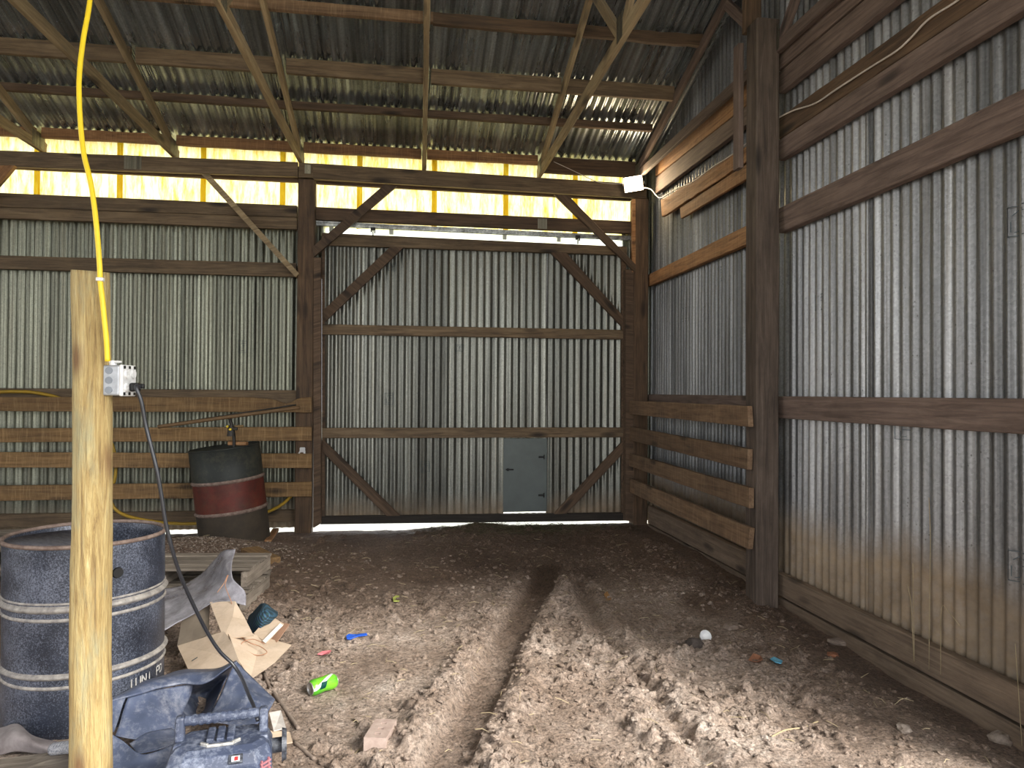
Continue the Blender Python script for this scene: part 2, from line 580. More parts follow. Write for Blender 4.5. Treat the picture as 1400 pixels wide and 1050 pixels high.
HZ = fbm(GX, GY, 0.55, 3, 1) * 0.04 + fbm(GX, GY, 3.1, 4, 2) * 0.022
rough = np.clip(0.55 + fbm(GX, GY, 0.8, 3, 3) * 1.6, 0.12, 1.0)
d1, s1 = seg_dist([(755, 775), (742, 800), (715, 840), (690, 885), (672, 930), (640, 985), (605, 1050), (560, 1130)])
d2, s2 = seg_dist([(790, 800), (812, 842), (838, 885), (880, 935), (925, 990), (975, 1050)])
d3, s3 = seg_dist([(560, 800), (520, 815), (440, 835), (380, 850)])
w1 = 0.105
in1 = np.clip(1 - (d1 / w1) ** 4, 0, 1)
berm1 = np.exp(-((d1 - 0.19) / 0.085) ** 2)
in2 = np.exp(-(d2 / 0.045) ** 2)
berm2 = np.exp(-((d2 - 0.11) / 0.06) ** 2)
smooth_pad = np.zeros(GX.shape)
for (u, v, rx, ry) in ((560, 800, 0.55, 0.5), (690, 830, 0.3, 0.5), (790, 985, 0.35, 0.3), (440, 990, 0.3, 0.3), (860, 850, 0.4, 0.5), (1180, 1030, 0.5, 0.25), (980, 920, 0.4, 0.25)):
    c = pZ(u, v, 0)
    smooth_pad = np.maximum(smooth_pad, np.exp(-(((GX - c.x) / rx) ** 2 + ((GY - c.y) / ry) ** 2)))
rough = rough * (1 - 0.75 * smooth_pad)
rough = np.clip(rough + berm1 * 0.8 * (GY < 6) + berm2 * 0.4, 0.05, 1.3)
fade = np.clip((8.4 - GY) / 3.0, 0.35, 1)
ridg = 1 - np.abs(fbm(GX, GY, 5.5, 4, 5)) * 2.2
chunk = fbm(GX, GY, 14, 4, 6, 0.65)
HZ += rough * fade * (ridg * 0.018 + chunk * 0.03 + fbm(GX, GY, 30, 2, 7) * 0.012)
HZ += berm1 * 0.028 * fade + berm2 * 0.018
HZ = HZ * (1 - in1) + in1 * (-0.025 + fbm(GX, GY, 2.0, 2, 8) * 0.015 + 0.006 * np.sin(d1 * s1 * 2 * math.pi / 0.022) + fbm(GX, GY, 20, 2, 9) * 0.004)
HZ -= in2 * 0.03 * fade
# clods sitting in the mud
fine = (xs > -4.9) & (xs < 2.6)


def stamp(cx, cy, r, h):
    i0, i1 = np.searchsorted(xs, [cx - r, cx + r]); j0, j1 = np.searchsorted(ys, [cy - r, cy + r])
    if i1 - i0 < 2 or j1 - j0 < 2: return
    gx = GX[i0:i1, j0:j1] - cx; gy = GY[i0:i1, j0:j1] - cy
    a = RNG.random() * 6.28; e = 0.6 + RNG.random() * 0.8
    x = (gx * math.cos(a) + gy * math.sin(a)) / e; y = (-gx * math.sin(a) + gy * math.cos(a)) * e
    q = np.maximum(np.abs(x) + 0.35 * np.abs(y), np.abs(y)) / r
    HZ[i0:i1, j0:j1] += np.clip(1.15 - q * 1.5, 0, 0.8) * h * (1 + 0.5 * RNG.standard_normal(gx.shape) * 0.25)


nclod = 0
tries = 0
while nclod < 3600 and tries < 40000:
    tries += 1
    cy = 1.95 + 5.6 * RNG.random() ** 1.25; cx = -3.6 + 6.1 * RNG.random()
    i = int(np.searchsorted(xs, cx)); j = int(np.searchsorted(ys, cy))
    if i >= len(xs) or j >= len(ys): continue
    if in1[i, j] > 0.1 and RNG.random() < 0.97: continue
    if RNG.random() > rough[i, j] * 0.9: continue
    r = 0.014 + 0.04 * RNG.random() ** 3
    stamp(cx, cy, r, r * (0.45 + 0.6 * RNG.random()))
    nclod += 1
# heaps: gravel round the red drum, hay mound by the door, earth under the junk
for (cx, cy, rx, ry, hh) in ((-1.75, 6.9, 0.55, 0.4, 0.10), (0.86, 7.68, 0.45, 0.25, 0.055), (1.8, 7.75, 0.7, 0.25, 0.03), (2.5, 6.2, 0.25, 1.2, 0.03), (2.55, 3.3, 0.22, 1.5, -0.06), (-1.35, 2.9, 0.7, 0.5, 0.04)):
    HZ += hh * np.exp(-(((GX - cx) / rx) ** 2 + ((GY - cy) / ry) ** 2))
HZ = np.where(GY < 1.9, HZ * 0.5, HZ)
HZ = np.where((GY > 7.6) & (GX > -0.85) & (GX < 2.4), np.minimum(HZ, 0.015 + 0.05 * np.exp(-((GX - 0.86) / 0.18) ** 2)), HZ)


def ground_h(x, y):
    i = int(np.clip(np.searchsorted(xs, x), 1, len(xs) - 1)); j = int(np.clip(np.searchsorted(ys, y), 1, len(ys) - 1))
    return float(HZ[i - 1:i + 1, j - 1:j + 1].mean())


def pG(u, v, lift=0.0):      # photo point -> on the floor surface
    z = 0.0
    for _ in range(6):
        p = pZ(u, v, z); z = 0.5 * z + 0.5 * ground_h(p.x, p.y)
    p = pZ(u, v, z)
    return Vector((p.x, p.y, ground_h(p.x, p.y) + lift))


nx, ny = len(xs), len(ys)
V = np.stack([GX, GY, HZ], -1).reshape(-1, 3)
I = np.arange(nx * ny).reshape(nx, ny)
Q = np.stack([I[:-1, :-1], I[1:, :-1], I[1:, 1:], I[:-1, 1:]], -1).reshape(-1, 4)
me = bpy.data.meshes.new('floor')
me.vertices.add(len(V)); me.vertices.foreach_set('co', V.ravel().astype(np.float32))
me.loops.add(Q.size); me.loops.foreach_set('vertex_index', Q.ravel().astype(np.int32))
me.polygons.add(len(Q)); me.polygons.foreach_set('loop_start', (np.arange(len(Q)) * 4).astype(np.int32))
me.polygons.foreach_set('loop_total', np.full(len(Q), 4, np.int32))
me.update(calc_edges=True)
wet_shade_map = np.clip(in1 * 0.55 + 0.9 * np.clip((GY - 4.2 + fbm(GX, GY, 0.7, 3, 12) * 1.8) / 2.2, 0, 1) + smooth_pad * 0.2 + 1.1 * np.clip((GX - 1.95 + fbm(GX, GY, 1.7, 3, 14) * 0.5) / 0.45, 0, 1) * np.clip((GY - 2.2) / 0.8, 0, 1) + fbm(GX, GY, 1.3, 4, 11) * 0.35, 0, 1)  # damp ruts, darker far end, shade painted in along the right wall
at = me.attributes.new('wet_shade', 'FLOAT', 'POINT'); at.data.foreach_set('value', wet_shade_map.ravel().astype(np.float32))
me.polygons.foreach_set('use_smooth', [True] * len(Q))
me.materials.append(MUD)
floor = bpy.data.objects.new('floor', me); COL.objects.link(floor)
tag(floor, 'rutted brown mud floor of the barn with a smooth tyre track', kind='structure')

g = mesh('ground', [(-60, -60, -0.12), (60, -60, -0.12), (60, 60, -0.12), (-60, 60, -0.12)], [(0, 1, 2, 3)], M_OUT)
tag(g, 'pale yard outside the barn seen under the sliding door', kind='structure')


def scatter(name, n, mat, rmin, rmax, region, label, flat=0.7, straw=False, power=2.2, mask=None):
    vs, fs, wt = [], [], []
    bmi = bmesh.new(); bmesh.ops.create_icosphere(bmi, subdivisions=1, radius=1.0)
    base = [v.co.copy() for v in bmi.verts]; bfs = [[v.index for v in f.verts] for f in bmi.faces]; bmi.free()
    cnt = 0
    tr = 0
    while cnt < n and tr < n * 40:
        tr += 1
        x, y = region()
        if x > 2.5 or y < 1.8: continue
        i = min(int(np.searchsorted(xs, x)), nx - 1); j = min(int(np.searchsorted(ys, y)), ny - 1)
        if in1[i, j] > 0.2 and random.random() < 0.9: continue
        if mask and not mask(x, y, i, j): continue
        z = ground_h(x, y)
        if straw:
            L = random.uniform(rmin, rmax); a = random.uniform(0, 6.28); tl = random.uniform(-0.15, 0.35)
            d = Vector((math.cos(a) * math.cos(tl), math.sin(a) * math.cos(tl), math.sin(tl)))
            sd = d.cross(Vector((0, 0, 1))).normalized() * 0.0014
            upv = Vector((0, 0, 0.0022))
            p = Vector((x, y, z + 0.004)); k = len(vs)
            q = p + d * L
            mid = p + d * L * 0.5 + Vector((0, 0, random.uniform(0, 0.01)))
            for w in (p, mid, q): vs += [w - sd, w + sd, w + upv]
            for o in (0, 3):
                fs += [(k + o, k + o + 1, k + o + 4, k + o + 3), (k + o + 1, k + o + 2, k + o + 5, k + o + 4), (k + o + 2, k + o, k + o + 3, k + o + 5)]
        else:
            r = rmin + (rmax - rmin) * random.random() ** power
            R = Matrix.Rotation(random.uniform(0, 6.28), 3, 'Z') @ Matrix.Rotation(random.uniform(-.6, .6), 3, 'X')
            sx, sy, sz = random.uniform(.7, 1.3), random.uniform(.6, 1.1), random.uniform(.4, 1) * flat
            k = len(vs)
            for b in base:
                q = Vector((b.x * sx, b.y * sy, b.z * sz)) * (1 + random.uniform(-.28, .28))
                vs.append(R @ (q * r) + Vector((x, y, z + r * 0.18)))
            fs += [[a + k for a in f] for f in bfs]
            wt += [max(0.0, float(wet_shade_map[i, j]) - random.choice((0.0, 0.2, 0.55)))] * len(base)
        cnt += 1
    o = mesh(name, vs, fs, mat)
    if wt:
        o.data.attributes.new('wet_shade', 'FLOAT', 'POINT').data.foreach_set('value', np.array(wt, np.float32))
    tag(o, label, kind='stuff')
    return o


def reg_front():
    return random.uniform(-1.2, 2.45), 2.0 + 4.6 * random.random() ** 1.5


def reg_all():
    return random.uniform(-3.2, 2.45), 2.0 + 5.3 * random.random() ** 1.2


scatter('clods', 9000, MUD, 0.004, 0.024, reg_front, 'loose dry clods strewn over the mud floor', mask=lambda x, y, i, j: random.random() < rough[i, j] + 0.1)
scatter('pebbles', 2600, MUD, 0.003, 0.011, reg_all, 'small pale pebbles and chips scattered on the mud')
scatter('gravel', 2600, M_STONE, 0.004, 0.011, lambda: (random.gauss(-1.75, 0.5), random.gauss(6.55, 0.28)), 'fine gravel heaped around the foot of the red and black drum')
scatter('straw', 700, M_STRAW, 0.02, 0.08, reg_all, 'loose straw bits lying over the mud floor', straw=True)

M_HAY = simple('old dark hay', (0.11, 0.095, 0.05), 0.9, nscale=8, col2=(0.04, 0.035, 0.02))
scatter('hay', 1500, M_HAY, 0.03, 0.12, lambda: (random.gauss(1.3, 0.55), 7.66 - abs(random.gauss(0, 0.16))), 'dark trampled hay and grass below the bottom of the sliding door', straw=True)

# ------------------------------------------------------------------ corrugated sheets
PIT_C = 0.0765


def corr(u, A=0.0105):
    return A * math.sin(2 * math.pi * u / PIT_C)


def sheet(name, O, U, Vv, w, h, mat, parent, n, u0=0.0, nv=6, A=0.0105, warp=0.003, h2=None, spp=10):
    """corrugated sheet: ridges run along Vv; u0 keeps the ridges of neighbours in step; h2 = height at the far end"""
    O, U, Vv, n = Vector(O), Vector(U).normalized(), Vector(Vv).normalized(), Vector(n).normalized()
    M = frame(O, U, n)
    M = Matrix((U, Vv, n)).transposed().to_4x4(); M.translation = O
    nu = int(round(w / PIT_C * spp))
    vs, fs = [], []
    sd = random.uniform(0, 99)
    for i in range(nu + 1):
        u = w * i / nu
        hh = h if h2 is None else h + (h2 - h) * i / nu
        for j in range(nv + 1):
            v = hh * j / nv
            z = corr(u + u0, A) + mnoise.noise((u * 2 + sd, v * 1.2, 3)) * warp
            vs.append((u, v, z))
    for i in range(nu):
        for j in range(nv):
            a = i * (nv + 1) + j
            fs.append((a, a + nv + 1, a + nv + 2, a + 1))
    o = mesh(name, vs, fs, mat, parent, M, True)
    if parent is None: return o
    return o


def stamp_mark(parent, O, U, Vv, n, u, v, w, h, u0, mat, seed=1):
    """faint printed mill stamp that follows the ridges: rounded outline with a few strokes"""
    r = random.Random(seed)
    O, U, Vv, n = Vector(O), Vector(U).normalized(), Vector(Vv).normalized(), Vector(n).normalized()
    strokes = [[(0, 0), (w, 0)], [(w, 0), (w, h)], [(w, h), (0, h)], [(0, h), (0, 0)],
               [(w * .55, h * .35), (w * .55, h * .8)], [(w * .55, h * .8), (w * .9, h * .8)], [(w * .55, h * .58), (w * .85, h * .58)],
               [(w * .2, h * .15), (w * .2, h * .5)], [(w * .3, h * .12), (w * .7, h * .2)], [(w * .25, h * .7), (w * .45, h * .85)]]
    vs, fs = [], []
    t = 0.0017
    for (a, b) in strokes:
        k = max(2, int(math.hypot(b[0] - a[0], b[1] - a[1]) / 0.006))
        dx, dy = b[0] - a[0], b[1] - a[1]
        L = math.hypot(dx, dy); px, py = -dy / L * t, dx / L * t
        for q in range(k + 1):
            s = q / k
            for sg in (1, -1):
                uu = u + a[0] + dx * s + px * sg; vv = v + a[1] + dy * s + py * sg
                vs.append(O + U * uu + Vv * vv + n * (corr(uu + u0) + 0.0045))
            if q:
                i = len(vs)
                fs.append((i - 4, i - 3, i - 1, i - 2))
    c = sum(vs, Vector()) / len(vs)
    return mesh('printed_stamp', [x - c for x in vs], fs, mat, parent, Matrix.Translation(c))


M_INK = simple('stamp ink', (0.06, 0.085, 0.10), 0.7)

# right wall, near bay (straight) and far bay (splayed out slightly)
NB = (2.64, 4.70)
FB = (2.74, 7.80)
wr = empty('wall_right', (2.64, 3, 0)); tag(wr, 'right wall of galvanized corrugated sheets with mud splashed along its foot', kind='structure')
# roof: underside of the metal
RZ0, RS = 3.99, 0.32
RIDGE = 3.1


def roof_z(y):
    return RZ0 + RS * (7.65 - y) if y >= RIDGE else RZ0 + RS * (7.65 - RIDGE) - RS * (RIDGE - y)


y = 3.11 - 1 * 0.765
k = 0
while y < 4.60:
    yn = min(y + 0.765, 4.70)
    O = Vector((2.655 + (0.0035 if k % 2 else 0), yn, -0.05))
    sheet('corrugated_sheet', O + Vector((0, 0.12 if yn > 4.6 else 0, 0)), (0, -1, 0), (0, 0, 1), yn - y + 0.05 + (0.12 if yn > 4.6 else 0), roof_z(yn) + 0.09, G_RIGHT, wr, (-1, 0, 0), nv=10, h2=roof_z(y) + 0.09)
    y = yn; k += 1
dfar = Vector((FB[0] - NB[0], FB[1] - NB[1], 0)); Lf = dfar.length; dfar.normalize()
nf = Vector((-dfar.y, dfar.x, 0))
for q in range(4):
    s0, s1 = Lf * q / 4, Lf * (q + 1) / 4
    s1 += 0.1 if q == 3 else 0
    a = Vector((2.66, 4.70, -0.05)) + dfar * s1 + nf * (0.003 * (q % 2))
    sheet('corrugated_sheet', a, -dfar, (0, 0, 1), s1 - s0 + 0.03, roof_z(a.y) + 0.10, G_RIGHT, wr, nf, nv=10, h2=roof_z((a - dfar * (s1 - s0)).y) + 0.10)
for (u, v, w, h, sd) in ((1117, 425, .09, .10, 1), (1380, 325, .10, .13, 2), (1226, 600, .12, .09, 3), (1381, 792, .10, .13, 4)):
    p = pX(u, v, 2.655)
    stamp_mark(wr, (2.655, 4.70, 0), (0, -1, 0), (0, 0, 1), (-1, 0, 0), 4.70 - p.y, p.z, w, h, 0.0, M_INK, sd)
for (u, v, w, h, sd) in ((982, 386, .16, .12, 5), (934, 440, .16, .13, 6)):
    p = pP(u, v, (2.66, 4.7), (2.76, 7.8))
    s = (Vector((p.x, p.y, 0)) - Vector((2.66, 4.70, 0))).length
    stamp_mark(wr, Vector((2.66, 4.70, 0)) + dfar * Lf, -dfar, (0, 0, 1), nf, Lf - s, p.z, w, h, 0.0, M_INK, sd)

# back wall left of the door, and a narrow strip right of it
YB = 7.835
wb = empty('wall_back', (-3, YB, 0)); tag(wb, 'back wall of galvanized corrugated sheets left of the sliding door', kind='structure')
x = -0.99 - 11 * 0.842
ztop = 3.2
for q in range(11):
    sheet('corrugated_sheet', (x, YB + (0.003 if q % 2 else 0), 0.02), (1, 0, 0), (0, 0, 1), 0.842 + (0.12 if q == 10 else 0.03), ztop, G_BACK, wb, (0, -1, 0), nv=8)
    x += 0.842
sheet('corrugated_sheet', (2.52, YB, 0.02), (1, 0, 0), (0, 0, 1), 0.30, 3.95, G_BACK, wb, (0, -1, 0), nv=8)
for (u, v, w, h, sd) in ((224, 521, .085, .11, 11), (326, 482, .08, .12, 12)):
    p = pY(u, v, YB)
    stamp_mark(wb, (-0.99 - 11 * 0.842, YB, 0), (1, 0, 0), (0, 0, 1), (0, -1, 0), p.x - (-0.99 - 11 * 0.842), p.z, w, h, 0.0, M_INK, sd)

sheet('corrugated_sheet', (-0.92, YB - 0.012, 2.6), (1, 0, 0), (0, 0, 1), 0.125, 0.62, G_BACK, wb, (0, -1, 0), nv=3)
sheet('corrugated_sheet', (2.41, YB - 0.012, 2.6), (1, 0, 0), (0, 0, 1), 0.13, 0.62, G_BACK, wb, (0, -1, 0), nv=3)

# roof
rf = empty('ceiling', (-3, 5, 4.5)); tag(rf, 'underside of the corrugated metal roof above the trusses', kind='structure')
cs = 1 / math.sqrt(1 + RS * RS)
updir = Vector((0, -cs, RS * cs))
ye = 7.95
Lr = (ye - RIDGE) / cs
x = -9.8
q = 0
while x < 2.75:
    wd = min(0.765, 2.86 - x)
    sheet('roof_sheet', (x, ye, roof_z(7.65) - RS * 0.3 + 0.012 + (0.003 if q % 2 else 0)), (1, 0, 0), updir, wd + 0.04, Lr, G_ROOF, rf, Vector((0, -RS * cs, -cs)), nv=10)
    x += wd; q += 1
mesh('front_slope', [(-9.8, RIDGE, roof_z(RIDGE) + 0.02), (2.9, RIDGE, roof_z(RIDGE) + 0.02), (2.9, -1.6, roof_z(-1.6)), (-9.8, -1.6, roof_z(-1.6))], [(0, 1, 2, 3)], G_ROOF, rf)

# clerestory of translucent panels
win = empty('window_1', (-3, YB, 3.5)); tag(win, 'long strip of stained yellow translucent panels glowing under the eave', kind='structure')
bands = [pY(u, 240, YB).x for u in (52, 165, 278.5, 387, 492, 594, 691.5, 786)]
step = (bands[-1] - bands[0]) / 7
edges = [bands[0] - step * i for i in range(8, 0, -1)] + bands + [2.56]
for a, b in zip(edges[:-1], edges[1:]):
    sheet('translucent_panel', (a, YB - 0.004, 3.14), (1, 0, 0), (0, 0, 1), b - a, 0.86, FG, win, (0, -1, 0), u0=a, nv=3, A=0.008)
for b in edges[1:-1]:
    o = sheet('panel_overlap', (b - 0.028, YB - 0.016, 3.14), (1, 0, 0), (0, 0, 1), 0.056, 0.86, FGO, win, (0, -1, 0), u0=b, nv=2, A=0.006)
    o['label'] = 'darker doubled strip where two panels lap'

# ------------------------------------------------------------------ timbers of the back wall
LB = [0]


def T(name, quad, Y, t, mat, label, cat, group=None, **k):
    P = [pY(u, v, Y) for u, v in quad]
    o = board(name, *P, (0, 1, 0), t, mat, **k)
    return tag(o, label, cat, group)


def R(name, quad, X, t, mat, label, cat, group=None, **k):
    P = [pX(u, v, X) for u, v in quad]
    o = board(name, *P, (1, 0, 0), t, mat, **k)
    return tag(o, label, cat, group)


def plate(parent, c, U, Vv, w, h, n):
    """galvanized nail plate with rows of punched teeth"""
    U, Vv, n = Vector(U).normalized(), Vector(Vv).normalized(), Vector(n).normalized()
    bm = bmesh.new()
    box_bm(bm, (0, 0, 0), (w, h, 0.002))
    ni, nj = max(2, int(w / 0.014)), max(2, int(h / 0.016))
    for i in range(ni):
        for j in range(nj):
            box_bm(bm, ((i + .5 + (0.25 if j % 2 else -0.25)) / ni * w * .94 - w * .47, (j + .5) / nj * h - h / 2, 0.0012), (0.006, 0.005, 0.003))
    M = Matrix((U, Vv, n)).transposed().to_4x4(); M.translation = Vector(c) + n * 0.0015
    o = bm_obj('nail_plate', bm, G_PLATE, parent, M)
    o['label'] = 'galvanized nail plate'
    return o


# posts
def post(name, x0, x1, y0, y1, z0, z1, mat, label):
    o = board(name, (x0, y0, z1), (x0, y0, z0), (x1, y0, z0), (x1, y0, z1), (0, 1, 0), y1 - y0, mat, ch=0.008, wob=0.004)
    return tag(o, label, 'post')


post('timber_post', -1.05, -0.882, 7.64, 7.79, -0.15, 3.585, W_POST, 'dark brown timber post at the left side of the sliding door')
post('timber_post', 2.497, 2.662, 7.64, 7.79, -0.15, 3.555, W_POST, 'dark brown corner post right of the sliding door, below the work light')
np_ = post('timber_post', 2.375, 2.54, 4.63, 4.79, -0.2, 3.99, W_POSTG, 'tall dark post standing in the middle of the right wall')
post('timber_post', -5.1, -4.93, 7.64, 7.79, -0.15, 3.585, W_POST, 'dark post of the back wall beyond the stall boards')
post('timber_post', 2.42, 2.572, 2.26, 2.41, -0.2, 3.9, W_POSTG, 'end post of the right wall beside the open bay')
bx_ = pX(1019, 120, 2.37)
o = stick('cleat_board', (2.352, 4.86, 3.02), (2.352, 4.86, 3.9), 0.09, 0.038, (0, 1, 0), W_GIRT)
tag(o, 'short upright cleat nailed to the far side of the tall right wall post', 'board')
o = stick('cleat_board', (2.45, 4.86, 3.99), (2.45, 4.86, 4.60), 0.13, 0.04, (1, 0, 0), W_POST)
tag(o, 'dark upright block rising behind the top of the tall right wall post', 'board')

# door jambs
T('door_jamb', [(428.5, 352), (438.5, 352), (438.5, 716), (428.5, 722)], 7.645, 0.10, W_RED, 'narrow brown jamb board along the left edge of the sliding door', 'board')
T('door_jamb', [(855.5, 368), (866, 368), (866, 714), (855.5, 712)], 7.645, 0.10, W_RED, 'narrow brown jamb board along the right edge of the sliding door', 'board')
T('door_jamb', [(864.3, 272), (869, 272), (869, 372), (864.3, 372)], 7.635, 0.04, W_ORANGE, 'thin strip beside the corner post under the work light', 'board')

# plate beam (front and rear plies)
b = T('plate_beam', [(-240, 196), (407, 221.5), (407, 241.5), (-240, 219)], 7.64, 0.045, W_BEAM, 'long front beam under the roof trusses left of the door post', 'beam', live=0.001)
plate(b, pY(181.5, 222, 7.64), (1, 0, 0), (0, 0, 1), 0.16, 0.135, (0, -1, 0))
b = T('plate_beam', [(428, 223), (884, 252), (884, 271.3), (428, 244.5)], 7.64, 0.045, W_BEAM, 'long front beam above the sliding door ending at the work light', 'beam')
o = tag(stick('plate_beam', (-6, 7.79, 3.67), (-0.885, 7.79, 3.67), 0.165, 0.042, (0, 0, 1), W_RED), 'rear beam half hidden behind the front beam left of the door post', 'beam')
o = tag(stick('plate_beam', (-0.88, 7.79, 3.665), (2.5, 7.79, 3.645), 0.165, 0.042, (0, 0, 1), W_RED), 'rear beam half hidden behind the front beam above the door', 'beam')
o = tag(stick('beam_block', (-1.045, 7.665, 3.68), (-0.887, 7.665, 3.68), 0.15, 0.05, (0, 0, 1), W_BEAM), 'short block joining the two front beams on top of the door post', 'block')
plate(o, (-0.955, 7.638, 3.69), (1, 0, 0), (0, 0, 1), 0.06, 0.09, (0, -1, 0))

# header under the clerestory
T('header_board', [(-240, 253), (406, 281), (406, 297), (-240, 274)], 7.70, 0.06, W_BEAM, 'upper board of the header under the yellow panels left of the door post', 'beam')
T('header_board', [(-240, 274.5), (406, 297.5), (406, 313.5), (-240, 289)], 7.715, 0.05, W_BEAM, 'lower board of the header just above the left corrugated wall', 'beam')
b = T('header_board', [(428.5, 282.5), (865, 302.5), (865, 319), (428.5, 300)], 7.70, 0.06, W_RED, 'header board under the yellow panels right above the sliding door', 'beam')
plate(b, pY(741.5, 306, 7.70), (1, 0, 0), (0, 0, 1), 0.10, 0.11, (0, -1, 0))

# girts behind the stall boards
T('wall_girt', [(-240, 343), (405, 359.5), (405, 378.5), (-240, 361)], 7.75, 0.05, W_BEAM, 'horizontal girt across the left wall a little below the header', 'girt')
T('wall_girt', [(-240, 529), (405, 533.5), (405, 552), (-240, 550)], 7.75, 0.05, W_BEAM, 'horizontal girt just above the top stall board on the left', 'girt')
T('skirt_board', [(-240, 707), (405, 697), (405, 713), (-240, 727)], 7.76, 0.05, W_BEAM, 'low skirt board along the foot of the left back wall', 'board')

# stall boards left
def dip(s):
    return -0.055 * math.exp(-((s - 0.945) / 0.02) ** 2) - 0.02 * math.exp(-((s - 0.915) / 0.04) ** 2)


T('stall_board', [(-240, 543), (426, 543), (426, 564), (-240, 561)], 7.60, 0.04, W_FENCE, 'top tan stall board with a notch near the door post', 'board', 'stall boards on the left wall', live=0.004, live_top=dip, seg=0.05)
T('stall_board', [(-240, 587), (426, 583.5), (426, 602.5), (-240, 606)], 7.60, 0.04, W_FENCE, 'second tan stall board from the top, behind the pump on the drum', 'board', 'stall boards on the left wall', live=0.002)
T('stall_board', [(-240, 617), (426, 620.5), (426, 640), (-240, 639)], 7.60, 0.04, W_FENCE, 'third tan stall board from the top, meeting the dark top of the red drum', 'board', 'stall boards on the left wall', live=0.002)
T('stall_board', [(-240, 667), (426, 659), (426, 679), (-240, 688)], 7.60, 0.04, W_FENCE, 'lowest tan stall board, behind the red band of the drum', 'board', 'stall boards on the left wall', live=0.003)

# knee braces
T('knee_brace', [(275, 238), (286, 238), (409, 374), (404, 379)], 7.60, 0.085, W_TRUSS, 'thin diagonal brace from the left beam down to the left side of the door post', 'brace')
T('knee_brace', [(527, 251), (543, 254), (429, 351), (426.5, 339)][:1] + [(543, 254), (429, 351), (426.5, 338)], 7.60, 0.045, W_RED, 'rough diagonal brace from the beam to the right side of the left door post', 'brace', live=0.006)
T('knee_brace', [(777, 267), (869, 361), (869, 372), (758, 266)], 7.60, 0.045, W_RED, 'rough diagonal brace from the beam down to the post below the work light', 'brace', live=0.006)
T('knee_brace', [(-70, 330), (20, 226), (0, 226), (-90, 322)], 7.60, 0.06, W_ORANGE, 'rough brace under the beam at the left edge', 'brace', live=0.008)

# ------------------------------------------------------------------ sliding door
YD = 7.76
door = empty('door_1', (0.8, YD, 0.06)); tag(door, 'big sliding barn door of corrugated metal on a brown timber frame', kind='structure')
D = lambda u, v, Y=YD: pY(u, v, Y)
xL, xR = D(441, 500, 7.80).x, D(855, 500, 7.80).x
hatchL, hatchR = D(688.5, 650, 7.80).x, D(746.5, 650, 7.80).x
hatchB, hatchT = D(717, 700, 7.80).z, D(717, 600, 7.80).z
nsh = 5
wd = (xR - xL) / nsh
Zb, Zt = 0.07, 3.05


def door_sheet(a, b, z0, z1, k):
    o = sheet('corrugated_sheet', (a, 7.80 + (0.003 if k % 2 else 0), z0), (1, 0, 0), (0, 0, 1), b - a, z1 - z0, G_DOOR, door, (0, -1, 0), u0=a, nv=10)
    return o


for k in range(nsh):
    a, b2 = xL + wd * k, xL + wd * (k + 1)
    if b2 < hatchL or a > hatchR:
        door_sheet(a, b2 + 0.02, Zb, Zt, k)
    else:
        if a < hatchL: door_sheet(a, hatchL, Zb, Zt, k)
        lo, hi = max(a, hatchL), min(b2, hatchR)
        door_sheet(lo, hi, hatchT, Zt, k)
        door_sheet(lo, hi, Zb, hatchB - 0.01, k)
        if b2 > hatchR: door_sheet(hatchR, b2 + 0.02, Zb, Zt, k)
for (u, v, w, h, sd) in ((526, 553, .085, .12, 21), (575, 645, .09, .11, 22), (531, 370, .08, .08, 23), (622, 480, .09, .07, 24)):
    p = pY(u, v, 7.80)
    stamp_mark(door, (0, 7.80, 0), (1, 0, 0), (0, 0, 1), (0, -1, 0), p.x, p.z, w, h, 0.0, M_INK, sd)


def DB(name, quad, mat, Y=7.74, t=0.045, **k):
    return board(name, *[pY(u, v, Y) for u, v in quad], (0, 1, 0), t, mat, door, **k)


DB('top_rail', [(440, 318), (857, 337), (857, 349), (440, 335)], W_BEAM)
DB('middle_rail', [(441, 443), (856, 451), (856, 464), (441, 457)], W_BEAM)
DB('lower_rail', [(440, 585), (856, 584.5), (856, 598), (440, 599)], W_BEAM)
DB('bottom_rail', [(438, 706), (857, 701), (857, 712), (438, 717)], W_DARK)
DB('stile', [(440, 336), (444, 336), (444, 716), (440, 717)], W_RED, Y=7.75, t=0.035)
DB('stile', [(850, 349), (856, 349), (856, 712), (850, 712)], W_RED, Y=7.75, t=0.035)
DB('brace', [(535, 336), (553, 337), (443, 441), (441, 425)], W_RED, live=0.002)
DB('brace', [(774, 345), (854, 434), (854, 450), (752, 344)], W_RED, live=0.002)
DB('brace', [(441, 600), (549, 707), (530, 707), (440.5, 618)], W_RED, live=0.002)
DB('brace', [(757, 703), (855, 600), (855, 617), (775, 702)], W_RED, live=0.002)
M_BLACK = simple('black iron', (0.02, 0.02, 0.02), 0.5, 0.6)
for u, v in ((510, 317.5), (790, 328)):
    p = pY(u, v, 7.725)
    bm = bmesh.new()
    box_bm(bm, (0, 0, 0.035), (0.05, 0.02, 0.03), bev=0.004)
    box_bm(bm, (0, 0, 0.0), (0.012, 0.012, 0.09))
    box_bm(bm, (0.018, 0, 0.005), (0.012, 0.03, 0.03), bev=0.003)
    box_bm(bm, (-0.018, 0, 0.01), (0.016, 0.03, 0.02), bev=0.003)
    bm_obj('hanger', bm, M_BLACK, door, Matrix.Translation(p))
